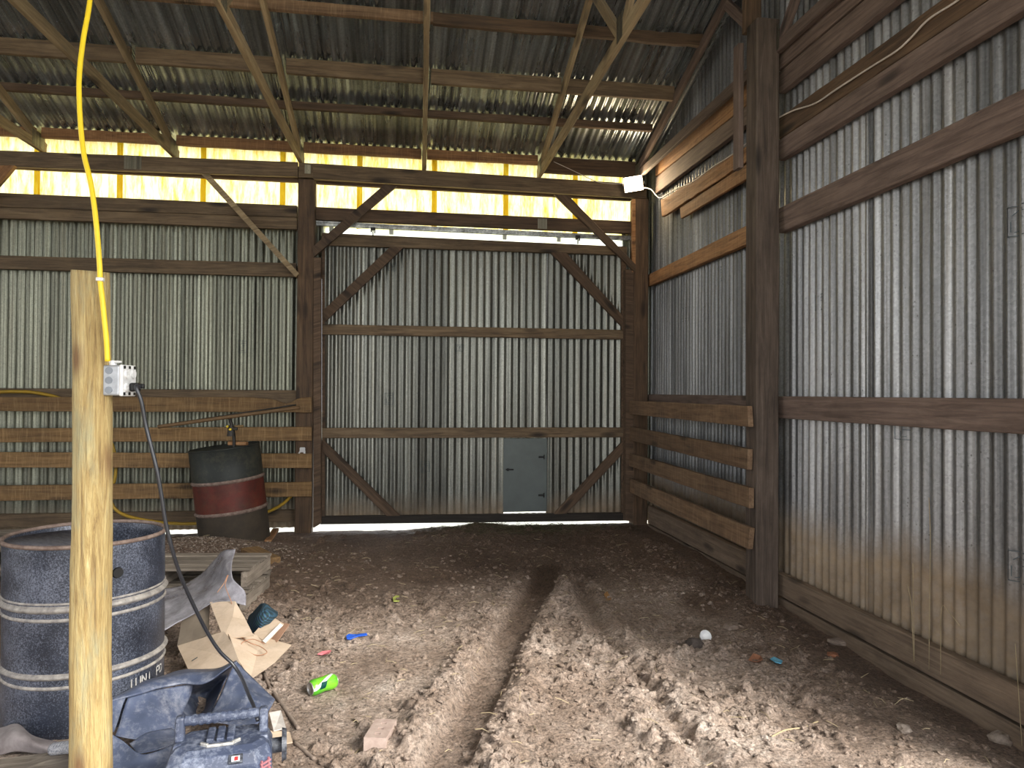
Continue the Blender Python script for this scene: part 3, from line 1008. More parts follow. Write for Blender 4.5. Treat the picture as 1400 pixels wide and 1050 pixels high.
# hatch in the door
M_HATCH = simple('flat grey sheet steel', (0.125, 0.145, 0.138), 0.5, 0.3, nscale=5, var=0.2)
hz0 = hatchB + 0.012
ht = box('hatch_door', (0, 0, 0), (0.1, 0.1, 0.1), M_HATCH, None)
bpy.data.objects.remove(ht)
bm = bmesh.new(); box_bm(bm, (0, 0, 0), (hatchR - hatchL + 0.012, 0.010, hatchT - hz0 + 0.012), bev=0.003)
hm = bm_obj('hatch_door', bm, M_HATCH, door, Matrix.Translation(((hatchL + hatchR) / 2, 7.781, (hatchT + hz0) / 2)))
hm['label'] = 'small flat grey hatch low in the sliding door'
bm = bmesh.new(); box_bm(bm, (0, 0, 0), (0.085, 0.012, 0.016), bev=0.003); box_bm(bm, (-0.02, -0.006, 0), (0.02, 0.012, 0.03), bev=0.003)
bm_obj('latch', bm, M_BLACK, hm, Matrix.Translation((hatchL + 0.06, 7.762, D(700, 642).z)))
for zz in (0.22, 0.75):
    bm = bmesh.new(); box_bm(bm, (0, 0, 0), (0.06, 0.008, 0.02), bev=0.002); box_bm(bm, (0.03, 0, 0), (0.012, 0.014, 0.05), bev=0.003)
    bm_obj('hinge', bm, M_BLACK, hm, Matrix.Translation((hatchR - 0.06, 7.764, hz0 + (hatchT - hz0) * zz)))

# track and the white strip above the door
tr = empty('trim_1', (0.8, 7.77, 3.15)); tag(tr, 'galvanized door track with a bright white strip behind it above the sliding door', kind='structure')
a, c = pY(432, 303, 7.765), pY(866, 324, 7.765)
bm = bmesh.new()
for dz, dy, w, h in ((0.0, 0.0, 0.05, 0.02), (-0.02, -0.022, 0.006, 0.03), (-0.02, 0.022, 0.006, 0.03)):
    box_bm(bm, (0, dy, dz), ((c - a).length, w, h))
bm_obj('track', bm, G_TRIM, tr, frame((a + c) / 2 + Vector((0, 0, -0.006)), c - a, (0, 0, 1)))
P = [pY(u, v, 7.815) for u, v in ((438, 306), (858, 322), (858, 340), (438, 322))]
c_ = sum(P, Vector()) / 4
vs_ = [P[0], P[1], P[2], P[3], P[0] + Vector((0, 0.02, 0)), P[1] + Vector((0, 0.02, 0)), P[3] + Vector((0, -0.012, 0)), P[2] + Vector((0, -0.012, 0))]
o = mesh('white_strip', [q - c_ for q in vs_], [(3, 2, 1, 0), (0, 1, 5, 4), (3, 6, 7, 2)], FGW, tr, Matrix.Translation(c_))
o['label'] = 'bright white weathered strip'
for u, v in ((453, 313), (535, 317), (690, 324), (764, 327)):
    bm = bmesh.new(); box_bm(bm, (0, 0, 0), (0.045, 0.006, 0.06), bev=0.002); box_bm(bm, (0, -0.004, 0), (0.008, 0.006, 0.008))
    bm_obj('strip_bracket', bm, simple('white bracket', (0.6, 0.62, 0.55), 0.5) if u == 453 else bpy.data.materials['white bracket'], tr, Matrix.Translation(pY(u, v, 7.80)))

# ------------------------------------------------------------------ timbers of the right wall
XW = 2.58
Y0 = 2.30


def RW(name, z0, z1, label, mat=W_GIRT, t=0.055, ya=4.72, yb=Y0, cat='girt', zslope=0.0, X=XW, **k):
    o = board(name, (X, ya, z1), (X, yb, z1 + zslope), (X, yb, z0 + zslope), (X, ya, z0), (1, 0, 0), t, mat, **k)
    return tag(o, label, cat)


RW('wall_girt', 3.675, 3.824, 'topmost wide board on the near right wall', W_GIRT, live=0.003, X=2.572)
RW('wall_girt', 3.522, 3.668, 'board directly below the topmost one on the near right wall, with a splintered edge', W_GIRT, live=0.004)
RW('wall_girt', 3.198, 3.35, 'dark board carrying the pale cable along the near right wall', W_POST, live=0.006, X=2.585)
RW('wall_girt', 3.05, 3.192, 'board just under the pale cable board on the near right wall', W_GIRT)
RW('wall_girt', 2.545, 2.718, 'wide slanting-looking girt at head height on the near right wall', W_GIRT, live=0.001)
RW('wall_girt', 1.263, 1.414, 'waist high girt across the near right wall', W_GIRT)
RW('skirt_board', 0.05, 0.20, 'upper mud-stained skirt board along the foot of the near right wall', W_SKIRT, cat='board', t=0.05, X=2.575)
RW('skirt_board', -0.12, 0.03, 'lower skirt board half sunk in mud along the near right wall', W_SKIRT, cat='board', t=0.05, X=2.585)

# far bay of the right wall
FA, FBb = (2.58, 4.80), (2.675, 7.64)


def RF(name, quad, label, mat, cat='girt', t=0.05, off=0.0, **k):
    a = (FA[0] + off, FA[1]); b = (FBb[0] + off, FBb[1])
    P = [pP(u, v, a, b) for u, v in quad]
    n = Vector((b[1] - a[1], a[0] - b[0], 0))
    o = board(name, *P, n, t, mat, **k)
    return tag(o, label, cat)


RF('wall_girt', [(896, 221), (1022, 113), (1022, 142), (896, 241)], 'upper board of the lit pair rising from the work light along the right wall', W_ORANGE, off=0.0, live=0.002)
RF('wall_girt', [(896, 243), (1022, 143.5), (1022, 169), (896, 265)], 'lower board of the lit pair rising from the work light along the right wall', W_GIRT, off=0.0, live=0.003)
RF('loose_board', [(903.5, 274), (1027, 195), (1027, 217), (905, 297)], 'wavy board with a cable on it below the lit pair on the right wall', W_ORANGE, cat='board', off=-0.03, t=0.035, live=0.012)
RF('loose_board', [(929.5, 284), (1027, 220), (1027, 240.5), (931, 299)], 'short board under the cable board, its end cut square beside the work light', W_ORANGE, cat='board', off=-0.02, t=0.03, live=0.003)
RF('wall_girt', [(886, 375.5), (1027, 305), (1027, 331), (886, 391.5)], 'girt at head height between the corner post and the tall right post', W_ORANGE, live=0.001)
RF('wall_girt', [(886, 539), (1026, 541), (1026, 559), (886, 551)], 'girt at waist height behind the right stall boards', W_GIRT)
RF('skirt_board', [(886, 691), (1026, 758), (1026, 790), (886, 715)], 'upper skirt board below the right stall boards', W_SKIRT, cat='board', t=0.045, off=-0.03)
RF('skirt_board', [(886, 716.5), (1026, 792), (1026, 830), (886, 735)], 'lowest skirt board sunk in mud below the right stall boards', W_SKIRT, cat='board', t=0.045, off=-0.02)
SA, SB = (2.372, 4.64), (2.494, 7.66)
for quad, lab in (([(865.4, 548), (1029.4, 555), (1031, 583.5), (865, 566)], 'top rough stall board between the corner post and the tall right post'),
                  ([(865, 583.5), (1030, 613.5), (1029, 642), (865, 602)], 'second rough stall board from the top on the right'),
                  ([(864.5, 619.5), (1031.6, 667), (1031.6, 695), (864.5, 637)], 'third rough stall board from the top on the right, paler and square cut'),
                  ([(866, 654), (1033, 721.7), (1030, 751), (866, 673)], 'lowest rough stall board on the right, above the skirt boards')):
    P = [pP(u, v, SA, SB) for u, v in quad]
    n = Vector((SB[1] - SA[1], SA[0] - SB[0], 0)).normalized()
    P = [p - n * 0.004 for p in P]
    o = board('stall_board', *P, -n, 0.036, W_STALL, live=0.004)
    tag(o, lab, 'board', 'stall boards on the right wall')

# ------------------------------------------------------------------ roof framing
def purlin(yc, x0, x1, h, t, mat, label, drop=0.0, **k):
    z = roof_z(yc) - 0.004 - drop
    o = stick('roof_purlin', (x0, yc, z - h / 2), (x1, yc, z - h / 2), h, t, (0, 0, 1), mat, **k)
    return tag(o, label, 'purlin')


XT = [-3.50, -2.262, -1.032, 0.222, 1.462]       # trusses
# eave purlin in pieces between the trusses
names = ['left of the first truss at the left edge', 'between the first and second truss from the left', 'between the second and third truss from the left',
         'from the third truss across to the fourth, over the door', 'between the fourth and fifth truss, over the door']
xe = [-6.0] + XT
for i in range(5):
    o = tag(stick('eave_purlin', (xe[i] + 0.03, 7.69, 3.926), (xe[i + 1] - 0.03, 7.69, 3.926), 0.098, 0.05, (0, 0, 1), W_ORANGE, live=0.006), 'orange lit eave timber ' + names[i], 'purlin')
o = tag(stick('eave_purlin', (1.50, 7.69, 3.880), (2.52, 7.69, 3.880), 0.17, 0.05, (0, 0, 1), W_POST, live=0.008), 'deep dark eave timber just left of the work light', 'purlin')
purlin(7.10, -6.0, 2.5, 0.07, 0.05, W_RED, 'first roof purlin up from the eave, reddish brown', live=0.003)
purlin(5.965, -6.0, 0.235, 0.085, 0.05, W_STALL, 'third roof purlin up from the eave, left length', live=0.003)
purlin(5.965, 0.235, 2.55, 0.10, 0.05, W_POST, 'third roof purlin up from the eave, right length with a dark waney edge', live=0.016)
purlin(5.37, -6.0, 2.55, 0.085, 0.05, W_RED, 'fourth roof purlin up from the eave, at the top of the view')
purlin(4.78, -6.0, 2.55, 0.085, 0.05, W_RED, 'fifth roof purlin up from the eave')
segs = [(-6.0, XT[1]), (XT[1], XT[2]), (XT[2], XT[3]), (XT[3], XT[4]), (XT[4], 2.55)]
lab2 = ['left of the second truss', 'between the second and third truss', 'between the third and fourth truss', 'between the fourth and fifth truss', 'right of the fifth truss']
for (a, c), l in zip(segs, lab2):
    purlin(6.57, a + 0.022, c - 0.022, 0.135, 0.045, W_BEAM, 'deep grey purlin second up from the eave, ' + l, live=0.003)

CH = 0.089
TS = 0.038


def truss(x, label, gable=False):
    root = empty('roof_truss', (x, 7.65, 3.755))
    tag(root, label, 'truss', None if gable else 'roof trusses')
    z0 = 3.757
    stick('bottom_chord', (x, 7.80, z0 + CH / 2), (x, -1.2, z0 + CH / 2), CH, TS, (0, 0, 1), W_TRUSS if not gable else W_GIRT, root)
    off = 0.086
    # top chord, its top edge below the purlins
    mt = W_TRUSS if not gable else W_GIRT
    a = Vector((x, 7.80, roof_z(7.80) - off - CH / 2)); c = Vector((x, RIDGE, roof_z(RIDGE) - off - CH / 2))
    stick('top_chord', a, c, CH, TS * 0.98, (0, 0, 1), mt, root)
    stick('top_chord', c, (x, -1.2, roof_z(-1.2) - off - CH / 2), CH, TS * 0.98, (0, 0, 1), mt, root)
    for yb, yt in ((4.66, RIDGE + 0.05), (4.66, 5.45), (1.55, RIDGE - 0.05), (1.55, 0.75)):
        stick('web', (x, yb + (0.05 if yt > yb else -0.05), z0 + CH * 0.8), (x, yt, roof_z(yt) - off - CH * 0.9), 0.08, TS * 0.96, (0, 1, 0), mt, root)
    for sx in (-1, 1):
        n = (sx, 0, 0)
        plate(root, (x + sx * TS / 2, 7.64, z0 + 0.085), (0, sx, 0), (0, 0, 1), 0.23, 0.15, n)
        plate(root, (x + sx * TS / 2, 4.66, z0 + 0.10), (0, sx, 0), (0, 0, 1), 0.13, 0.17, n)
    if not gable: root.rotation_euler.z = math.radians(-0.5 if x > 1 else -1.5)
    return root


tl = ['first roof truss from the left, its heel near the left edge of the beam', 'second roof truss from the left, crossing behind the yellow cord',
      'third roof truss from the left, resting over the left door post', 'fourth roof truss from the left, seen almost edge on over the door',
      'fifth roof truss from the left, its heel left of the work light']
for x, l in zip(XT, tl): truss(x, l)
gt = truss(2.535, 'gable roof truss against the right wall, over the work light', True)

# ------------------------------------------------------------------ work light
M_LAMPH = simple('lamp housing', (0.28, 0.24, 0.2), 0.5, 0.4)
N = NT('lamp glow'); e = N.n('Emission', None, Color=(1, 0.86, 0.62), Strength=30.0); N.t.links.new(e.outputs[0], N.out.inputs[0]); M_GLOW = N.m
c = pY(866, 251.5, 7.52)
face = (EYE + Vector((0.4, 1.5, -0.3)) - c).normalized()
sidev = Vector((0, 0, 1)).cross(face).normalized()
Ml = Matrix((sidev, face.cross(sidev), face)).transposed().to_4x4(); Ml.translation = c
Ml = Ml @ Matrix.Rotation(math.radians(7), 4, 'Z')
wl = empty('work_light', M=Ml); tag(wl, 'glowing square work light fixed to the beam over the corner post', 'lamp')
bm = bmesh.new(); box_bm(bm, (0, 0, -0.03), (0.21, 0.165, 0.05), bev=0.008)
for k in range(7): box_bm(bm, (-0.075 + k * 0.025, 0, -0.062), (0.006, 0.13, 0.02))
bm_obj('housing', bm, M_LAMPH, wl, Ml)
bm = bmesh.new(); box_bm(bm, (0, 0, -0.002), (0.19, 0.148, 0.008), bev=0.002); bm_obj('lamp_glass', bm, M_GLOW, wl, Ml)
bm = bmesh.new()
for sx in (-1, 1): box_bm(bm, (sx * 0.112, 0, -0.05), (0.006, 0.02, 0.09))
box_bm(bm, (0, 0, -0.095), (0.23, 0.02, 0.006)); bm_obj('bracket', bm, M_LAMPH, wl, Ml)
ld = bpy.data.lights.new('work_light_beam', 'AREA'); ld.shape = 'RECTANGLE'; ld.size = 0.18; ld.size_y = 0.14; ld.energy = 4.5; ld.color = (1, 0.72, 0.40)
lo = bpy.data.objects.new('work_light_beam', ld); COL.objects.link(lo)
lo.parent = wl; lo.matrix_parent_inverse = Ml.inverted()
Mx = Ml.copy() @ Matrix.Translation((0, 0, 0.012)) @ Matrix.Rotation(math.pi, 4, 'X')
lo.matrix_world = Ml @ Matrix.Translation((0, 0, 0.012)) @ Matrix.Rotation(0, 4, 'X')
# area lights shine along local -Z: turn so that it shines along +Z of the lamp
lo.matrix_world = Mx
lo['kind'] = 'helper'

M_WCABLE = simple('pale cable', (0.62, 0.55, 0.48), 0.5)
pts = [pY(757, 221, 7.58), pY(785, 234, 7.58), pY(815, 248, 7.6), pY(835, 251, 7.58), pY(853, 251, 7.56)]
tag(tube('lamp_cable', pts, 0.004, M_WCABLE), 'pale cable drooping from the fifth truss to the work light', 'cable')
a, b2 = (2.50, 4.8), (2.60, 7.64)
pts = [pY(877, 256, 7.52)] + [pP(u, v, (2.535, 4.8), (2.60, 7.64)) for u, v in ((890, 259), (898, 268), (905, 270), (925, 258), (945, 250), (975, 228), (1000, 212), (1026, 192))]
pts += [Vector((2.345, 4.60, 3.27))] if False else []
tag(tube('lamp_cable', pts, 0.0055, M_WCABLE), 'pale cable from the work light along the wavy board to the tall right post', 'cable')
pts = [pX(u, v, 2.57) for u, v in ((1064, 161), (1085, 151), (1115, 141), (1145, 121), (1190, 92), (1225, 70), (1245, 52), (1270, 26), (1310, 0), (1350, -35))]
tag(tube('lamp_cable', pts, 0.0055, M_WCABLE), 'pale cable snaking along the dark board on the near right wall', 'cable')
# ------------------------------------------------------------------ things on the floor
M_DRUM = simple('black speckled drum paint', (0.026, 0.032, 0.05), 0.42, 0.2, nscale=6, col2=(0.011, 0.013, 0.02), dust=0.52, dustc=(0.30, 0.33, 0.42), dscale=150, bump=0.1)
M_RIB = simple('worn bare rib', (0.40, 0.37, 0.33), 0.6, 0.2, nscale=30, col2=(0.14, 0.13, 0.13))
M_RUST = simple('rusty rim', (0.28, 0.21, 0.175), 0.8, 0.1, nscale=30, col2=(0.11, 0.07, 0.055))
M_DIN = simple('dusty drum inside', (0.16, 0.16, 0.19), 0.8, 0.1, nscale=50, col2=(0.07, 0.07, 0.09), dust=0.4)


def ring(name, r, z, h, d, mat, parent, M, n=56, fn=None):
    prof = [(r - 0.002, z - h), (r + d * 0.6, z - h * 0.5), (r + d, z), (r + d * 0.6, z + h * 0.5), (r - 0.002, z + h)]
    return lathe(name, prof, mat, parent, M, n=n, fn=fn, cap0=False, cap1=False)


# black drum
R0 = 0.308
dc = pD(118, 860, 3.19)
zb = 0.02
M0 = Matrix.Translation((dc.x, dc.y, zb))
drum = empty('steel_drum', M=M0); tag(drum, 'open black steel drum standing behind the round yellow pole', 'drum')
H1 = 0.80 - zb


def dent(p, a):
    k = math.exp(-((p.z - (H1 - 0.03)) / 0.05) ** 2) * math.exp(-(((a - 3.05 + math.pi) % (2 * math.pi) - math.pi) / 0.35) ** 2)
    s = 1 + 0.03 * k + 0.006 * math.sin(3 * a + p.z * 4)
    return Vector((p.x * s, p.y * s, p.z))


pr = [(R0 - 0.02, 0.0), (R0, 0.012)] + [(R0, 0.012 + (H1 - 0.02) * i / 24) for i in range(1, 25)] + [(R0 - 0.003, H1)]
pr += [(R0 - 0.006, H1 - 0.002)] + [(R0 - 0.006, H1 - 0.05 - (H1 - 0.1) * i / 8) for i in range(9)] + [(0.01, 0.045)]
body = lathe('drum_shell', pr, M_DRUM, drum, M0, n=64, fn=dent, cap1=True)
for z, h, d in ((0.53, 0.016, 0.014), (0.488, 0.009, 0.006), (0.553, 0.006, 0.005), (0.266, 0.014, 0.014), (0.222, 0.009, 0.006)):
    ring('drum_rib', R0, z, h, d, M_RIB, drum, M0, n=64, fn=dent)
rp = [(R0 + 0.009 * math.cos(t), H1 - 0.004 + 0.009 * math.sin(t)) for t in [i * math.pi / 4 for i in range(9)]]
lathe('drum_rim', rp, M_RUST, drum, M0, n=64, fn=dent, cap0=False, cap1=False)
# cut lid, hinged down on the left and front
vs, fs = [], []
nA = 40
for i in range(nA + 1):
    a = math.radians(100) + math.radians(215) * i / nA
    x, yy = math.cos(a) * (R0 - 0.008), math.sin(a) * (R0 - 0.008)
    vs.append((x, yy, H1 - 0.012 - 0.05 * max(0, yy + 0.1)))
chord0, chord1 = Vector(vs[0]), Vector(vs[-1])
top = []
for i in range(nA + 1):
    q = chord0.lerp(chord1, i / nA)
    q = q + Vector((0.06 * math.sin(i / nA * 3.14) - 0.02 + 0.008 * math.sin(i * 2.7), 0.02 + 0.008 * math.cos(i * 1.9), -0.02 - 0.06 * math.sin(i / nA * 3.14)))
    top.append(q)
vs = [Vector(v) for v in vs] + top
fs = [(i, i + 1, nA + 2 + i, nA + 1 + i) for i in range(nA)]
o = mesh('cut_lid', vs, fs, M_DIN, drum, M0, True); o['label'] = 'jagged cut lid folded down'
md = o.modifiers.new('thick', 'SOLIDIFY'); md.thickness = 0.002
# bung and painted letters
ba = math.atan2(-0.86, 0.5)


def on_drum(a, z, r=R0 + 0.002):
    return Vector((math.cos(a) * r, math.sin(a) * r, z))


pb = pD(172, 786, 2.95)
ang = math.atan2(pb.y - dc.y, pb.x - dc.x)
bm = bmesh.new(); bmesh.ops.create_cone(bm, cap_ends=True, segments=20, radius1=0.024, radius2=0.02, depth=0.012)
bm_obj('bung', bm, M_BLACK, drum, M0 @ Matrix.Translation(on_drum(ang, 0.655)) @ Matrix.Rotation(ang, 4, 'Z') @ Matrix.Rotation(math.pi / 2, 4, 'Y'))
M_LET = simple('worn white lettering', (0.6, 0.58, 0.54), 0.7, nscale=60, col2=(0.2, 0.2, 0.22))
GL = {'I': [((.5, 0), (.5, 1))], 'O': [((0, 0), (1, 0)), ((1, 0), (1, 1)), ((1, 1), (0, 1)), ((0, 1), (0, 0))], 'N': [((0, 0), (0, 1)), ((0, 1), (1, 0)), ((1, 0), (1, 1))],
      'L': [((0, 1), (0, 0)), ((0, 0), (1, 0))], 'U': [((0, 1), (0, 0)), ((0, 0), (1, 0)), ((1, 0), (1, 1))], 'P': [((0, 0), (0, 1)), ((0, 1), (1, 1)), ((1, 1), (1, .5)), ((1, .5), (0, .5))],
      'D': [((0, 0), (0, 1)), ((0, 1), (.8, .9)), ((.8, .9), (1, .5)), ((1, .5), (.8, .1)), ((.8, .1), (0, 0))]}
lets = []
a0 = math.atan2(pD(190, 930, 3.0).y - dc.y, pD(190, 930, 3.0).x - dc.x)
cx = 0.0
vs, fs = [], []
for chh in 'IUNI PD ':
    if chh == ' ':
        o = mesh('lettering', vs, fs, M_LET, drum, M0); o['label'] = 'worn white letters near the base'
        vs, fs = [], []
    if chh != ' ':
        for (p, q) in GL[chh]:
            dx, dy = (q[0] - p[0]) * .022, (q[1] - p[1]) * .034
            L = math.hypot(dx, dy); ex, ey = -dy / L * .003, dx / L * .003
            for (b, s) in ((p, 1), (p, -1), (q, -1), (q, 1)):
                u = cx + b[0] * .022 + ex * s; w = b[1] * .034 + ey * s
                vs.append(on_drum(a0 + u / R0, 0.165 + w, R0 + 0.0035))
            k = len(vs); fs.append((k - 4, k - 3, k - 2, k - 1))
    cx += 0.031

# round pole
N = NT('yellowish peeled pole')
v_, _, tc_ = N.coords()
g1 = N.noise(N.mapv(v_, (2.2, 26, 26)), 1.0, 8, 0.72, 1.2)
g2 = N.noise(N.mapv(v_, (9, 150, 150)), 1.0, 4, 0.7, 0.5)
cl = N.ramp(g1, [(0.3, (0.13, 0.075, 0.03)), (0.44, (0.36, 0.25, 0.095)), (0.58, (0.50, 0.385, 0.17)), (0.75, (0.58, 0.50, 0.30))])
cl = N.mix(N.ramp(g2, [(0.5, 0.0), (0.72, 0.75)]), cl, (0.20, 0.13, 0.055))
cl = N.mix(N.math('MULTIPLY', N.ramp(N.noise(N.mapv(v_, (2.5, 9, 9)), 1.0, 5, 0.7), [(0.5, 0.0), (0.66, 1.0)]), 0.55), cl, (0.30, 0.31, 0.20))
kn = N.n('TexVoronoi', None, Vector=N.mapv(v_, (3.2, 7, 7)), Scale=1.0).outputs['Distance']
cl = N.mix(N.ramp(kn, [(0.07, 0.85), (0.2, 0.25), (0.27, 0.0)]), cl, (0.16, 0.075, 0.03))
N.bsdf(Base_Color=cl, Roughness=0.75, Normal=N.bump(N.math('ADD', g1, g2), 0.9, 0.008)); M_POLE = N.m
pt = pD(123.5, 371, 2.42); pbm = pD(126.5, 1050, 2.42)
pdn = (pbm - pt).normalized()
pbt = pt + pdn * ((pt.z + 0.08) / -pdn.z)
M1 = frame(pt.lerp(pbt, 0.5), pt - pbt, (0, -1, 0))
Lp = (pt - pbt).length
vs, fs = [], []
nr, na = 90, 36
for i in range(nr + 1):
    s = i / nr
    for k in range(na):
        a = 2 * math.pi * k / na
        r = 0.0635 - 0.0075 * s
        r += 0.0035 * mnoise.noise((s * 5, math.cos(a) * 1.3, math.sin(a) * 1.3)) + 0.0018 * mnoise.noise((s * 9, math.cos(a) * 5, math.sin(a) * 5)) + 0.001 * mnoise.noise((s * 60, math.cos(a) * 6, math.sin(a) * 6))
        xx = (s - 0.5) * Lp + (0.006 * math.cos(a + 1) if i == nr else 0)
        vs.append((xx, r * math.cos(a) + 0.004 * math.sin(s * 6), r * math.sin(a) + 0.003 * math.cos(s * 5)))
for i in range(nr):
    for k in range(na):
        k2 = (k + 1) % na
        fs.append((i * na + k, i * na + k2, (i + 1) * na + k2, (i + 1) * na + k))
fs.append(tuple(range(na - 1, -1, -1))); fs.append(tuple(range(nr * na, (nr + 1) * na)))
pole = mesh('wooden_pole', vs, fs, M_POLE, None, M1, True)
tag(pole, 'upright peeled round pole with an outlet box, in front of the black drum', 'pole')

# yellow cord
M_YEL = simple('yellow cord jacket', (0.80, 0.58, 0.02), 0.45, var=0.1)
pts = [Vector((-1.0, 2.75, 3.80))] + [pD(u, v, d) for u, v, d in ((127, -70, 2.62), (123, 0, 2.56), (113, 60, 2.5), (108, 120, 2.46), (113, 200, 2.42), (124, 250, 2.40), (131, 300, 2.38), (136, 360, 2.365), (137, 385, 2.363), (140, 410, 2.362), (143, 440, 2.362), (145.5, 465, 2.365), (147, 494, 2.37))]
yc = tube('extension_cord', pts, 0.0085, M_YEL, k=8)
tag(yc, 'yellow electric cord hanging from the roof down the round pole to the outlet box', 'cord')
M_WPL = simple('white plastic', (0.75, 0.75, 0.74), 0.4, var=0.15, col2=(0.5, 0.5, 0.5))
bm = bmesh.new(); box_bm(bm, (0, 0, 0), (0.022, 0.02, 0.012), bev=0.003)
o = bm_obj('cord_clip', bm, M_WPL, yc, Matrix.Translation(pD(137, 382, 2.362))); o['label'] = 'white cord clip'

# outlet box on the pole
M_OBOX = simple('galvanized outlet box', (0.42, 0.44, 0.47), 0.45, 0.5, nscale=40, var=0.3)
M_KO = simple('knockout disc', (0.22, 0.24, 0.27), 0.5, 0.4)
cB = pD(157, 520, 2.40)
toc = (EYE - cB); toc.z = 0; toc.normalize()
right = Vector((0, 0, 1)).cross(-toc) * -1
right = Vector((-toc.y, toc.x, 0))
if right.dot(RT) < 0: right = -right
al = math.radians(24)
cn = right * math.cos(al) + toc * math.sin(al)      # cover faces right
sn = Vector((0, 0, 1)).cross(cn)
if sn.dot(toc) < 0: sn = -sn
Mb = Matrix((sn.cross(Vector((0, 0, 1))) * -1 if False else cn, Vector((0, 0, 1)).cross(cn), Vector((0, 0, 1)))).transposed().to_4x4()
Mb.translation = cB
sy = 1 if Vector((0, 0, 1)).cross(cn).dot(toc) > 0 else -1
ob = empty('outlet_box', M=Mb); tag(ob, 'grey metal outlet box with a white cover on the round pole', 'outlet')
bm = bmesh.new(); box_bm(bm, (-0.012, -sy * 0.048, 0), (0.056, 0.1, 0.1), bev=0.006)
bm_obj('box', bm, M_OBOX, ob, Mb)
for kz in (-0.032, 0.0, 0.032):
    bm = bmesh.new(); bmesh.ops.create_cone(bm, cap_ends=True, segments=24, radius1=0.0115, radius2=0.0115, depth=0.004)
    bm_obj('knockout', bm, M_KO, ob, Mb @ Matrix.Translation((-0.018, sy * 0.003, kz)) @ Matrix.Rotation(math.pi / 2, 4, 'X'))
bm = bmesh.new(); box_bm(bm, (0.02, -sy * 0.048, 0), (0.012, 0.104, 0.104), bev=0.004)
cover = bm_obj('cover', bm, M_WPL, ob, Mb); cover['label'] = 'white raised cover'
for yy in (-0.024, -0.072):
    for kz in (-0.022, 0.022):
        bm = bmesh.new(); bmesh.ops.create_cone(bm, cap_ends=True, segments=20, radius1=0.016, radius2=0.015, depth=0.008)
        for dy in (-0.006, 0.006): box_bm(bm, (dy, 0.003, 0.0042), (0.0025, 0.009, 0.002))
        bm_obj('socket', bm, M_WPL, cover, Mb @ Matrix.Translation((0.028, sy * yy, kz)) @ Matrix.Rotation(math.pi / 2, 4, 'Y'))
for yy in (-0.01, -0.048, -0.086):
    for kz in (-0.044, 0.044):
        bm = bmesh.new(); box_bm(bm, (0.0262, sy * yy, kz), (0.002, 0.014, 0.01)); bm_obj('slot', bm, M_BLACK, cover, Mb)
bm = bmesh.new(); bmesh.ops.create_cone(bm, cap_ends=True, segments=16, radius1=0.012, radius2=0.011, depth=0.02)
box_bm(bm, (0, 0, 0.006), (0.05, 0.018, 0.008), bev=0.002)
o = bm_obj('cord_clamp', bm, M_WPL, ob, Mb @ Matrix.Translation((-0.02, -sy * 0.03, 0.056)))

# black cable from the box to the radio
M_CBL = simple('black rubber cable', (0.022, 0.023, 0.028), 0.3, var=0.2)
plug_o = Mb @ Vector((0.034, -sy * 0.04, -0.022))
pts = [plug_o + cn * 0.03] + [pD(u, v, d) for u, v, d in ((186, 529, 2.42), (193, 548, 2.42), (199, 580, 2.43), (207, 612, 2.43), (215, 645, 2.43), (221, 680, 2.44), (226, 712, 2.45), (235, 750, 2.47), (246, 785, 2.52), (262, 822, 2.6), (282, 862, 2.68), (300, 890, 2.72), (318, 908, 2.74), (330, 926, 2.72), (340, 950, 2.66), (347, 966, 2.60), (352, 985, 2.55))]
cb = tube('power_cable', pts, 0.0065, M_CBL, k=8); tag(cb, 'black cable hanging from the outlet box down to the dusty radio', 'cord')
bm = bmesh.new(); box_bm(bm, (0.014, 0, 0), (0.03, 0.026, 0.03), bev=0.006); box_bm(bm, (0.034, 0, 0.004), (0.02, 0.014, 0.016), bev=0.004)
bm_obj('plug', bm, M_BLACK, cb, Matrix((cn, Vector((0, 0, 1)).cross(cn), Vector((0, 0, 1)))).transposed().to_4x4().copy() if False else Mb @ Matrix.Translation((0.034, -sy * 0.04, -0.022)))

# jobsite radio
M_RAD = simple('dusty dark blue plastic', (0.05, 0.065, 0.115), 0.5, 0.0, nscale=9, col2=(0.03, 0.038, 0.065), dust=0.6, dustc=(0.26, 0.29, 0.36), dscale=45)
M_RADD = simple('black radio plastic', (0.018, 0.02, 0.028), 0.55, dust=0.4, dustc=(0.2, 0.22, 0.26), dscale=45)
M_CHR = simple('worn silver trim', (0.66, 0.65, 0.62), 0.35, 0.5, nscale=40, col2=(0.25, 0.24, 0.22))
M_REDP = simple('red plastic', (0.45, 0.03, 0.03), 0.4)
M_PINK = simple('dusty red grille', (0.36, 0.14, 0.16), 0.5, dust=0.5, dscale=70)
rc = pD(303, 1010, 2.50)
ry = math.atan2(EYE.y - rc.y, EYE.x - rc.x) + math.pi / 2 + math.radians(-4)
zt = 0.238                                     # top of the body
Mr = Matrix.Translation((rc.x, rc.y, 0.0)) @ Matrix.Rotation(ry, 4, 'Z')   # local -Y faces the camera
gz = ground_h(rc.x, rc.y)
rd = empty('jobsite_radio', M=Matrix.Translation((0, 0, 0)) @ Mr); tag(rd, 'dusty dark blue jobsite radio with a carrying handle beside the tarp', 'radio')
w2, d2_, c2_ = 0.165, 0.125, 0.045


def octo(sx, sy_, c, z):
    return [(-sx + c, -sy_, z), (sx - c, -sy_, z), (sx, -sy_ + c, z), (sx, sy_ - c, z), (sx - c, sy_, z), (-sx + c, sy_, z), (-sx, sy_ - c, z), (-sx, -sy_ + c, z)]


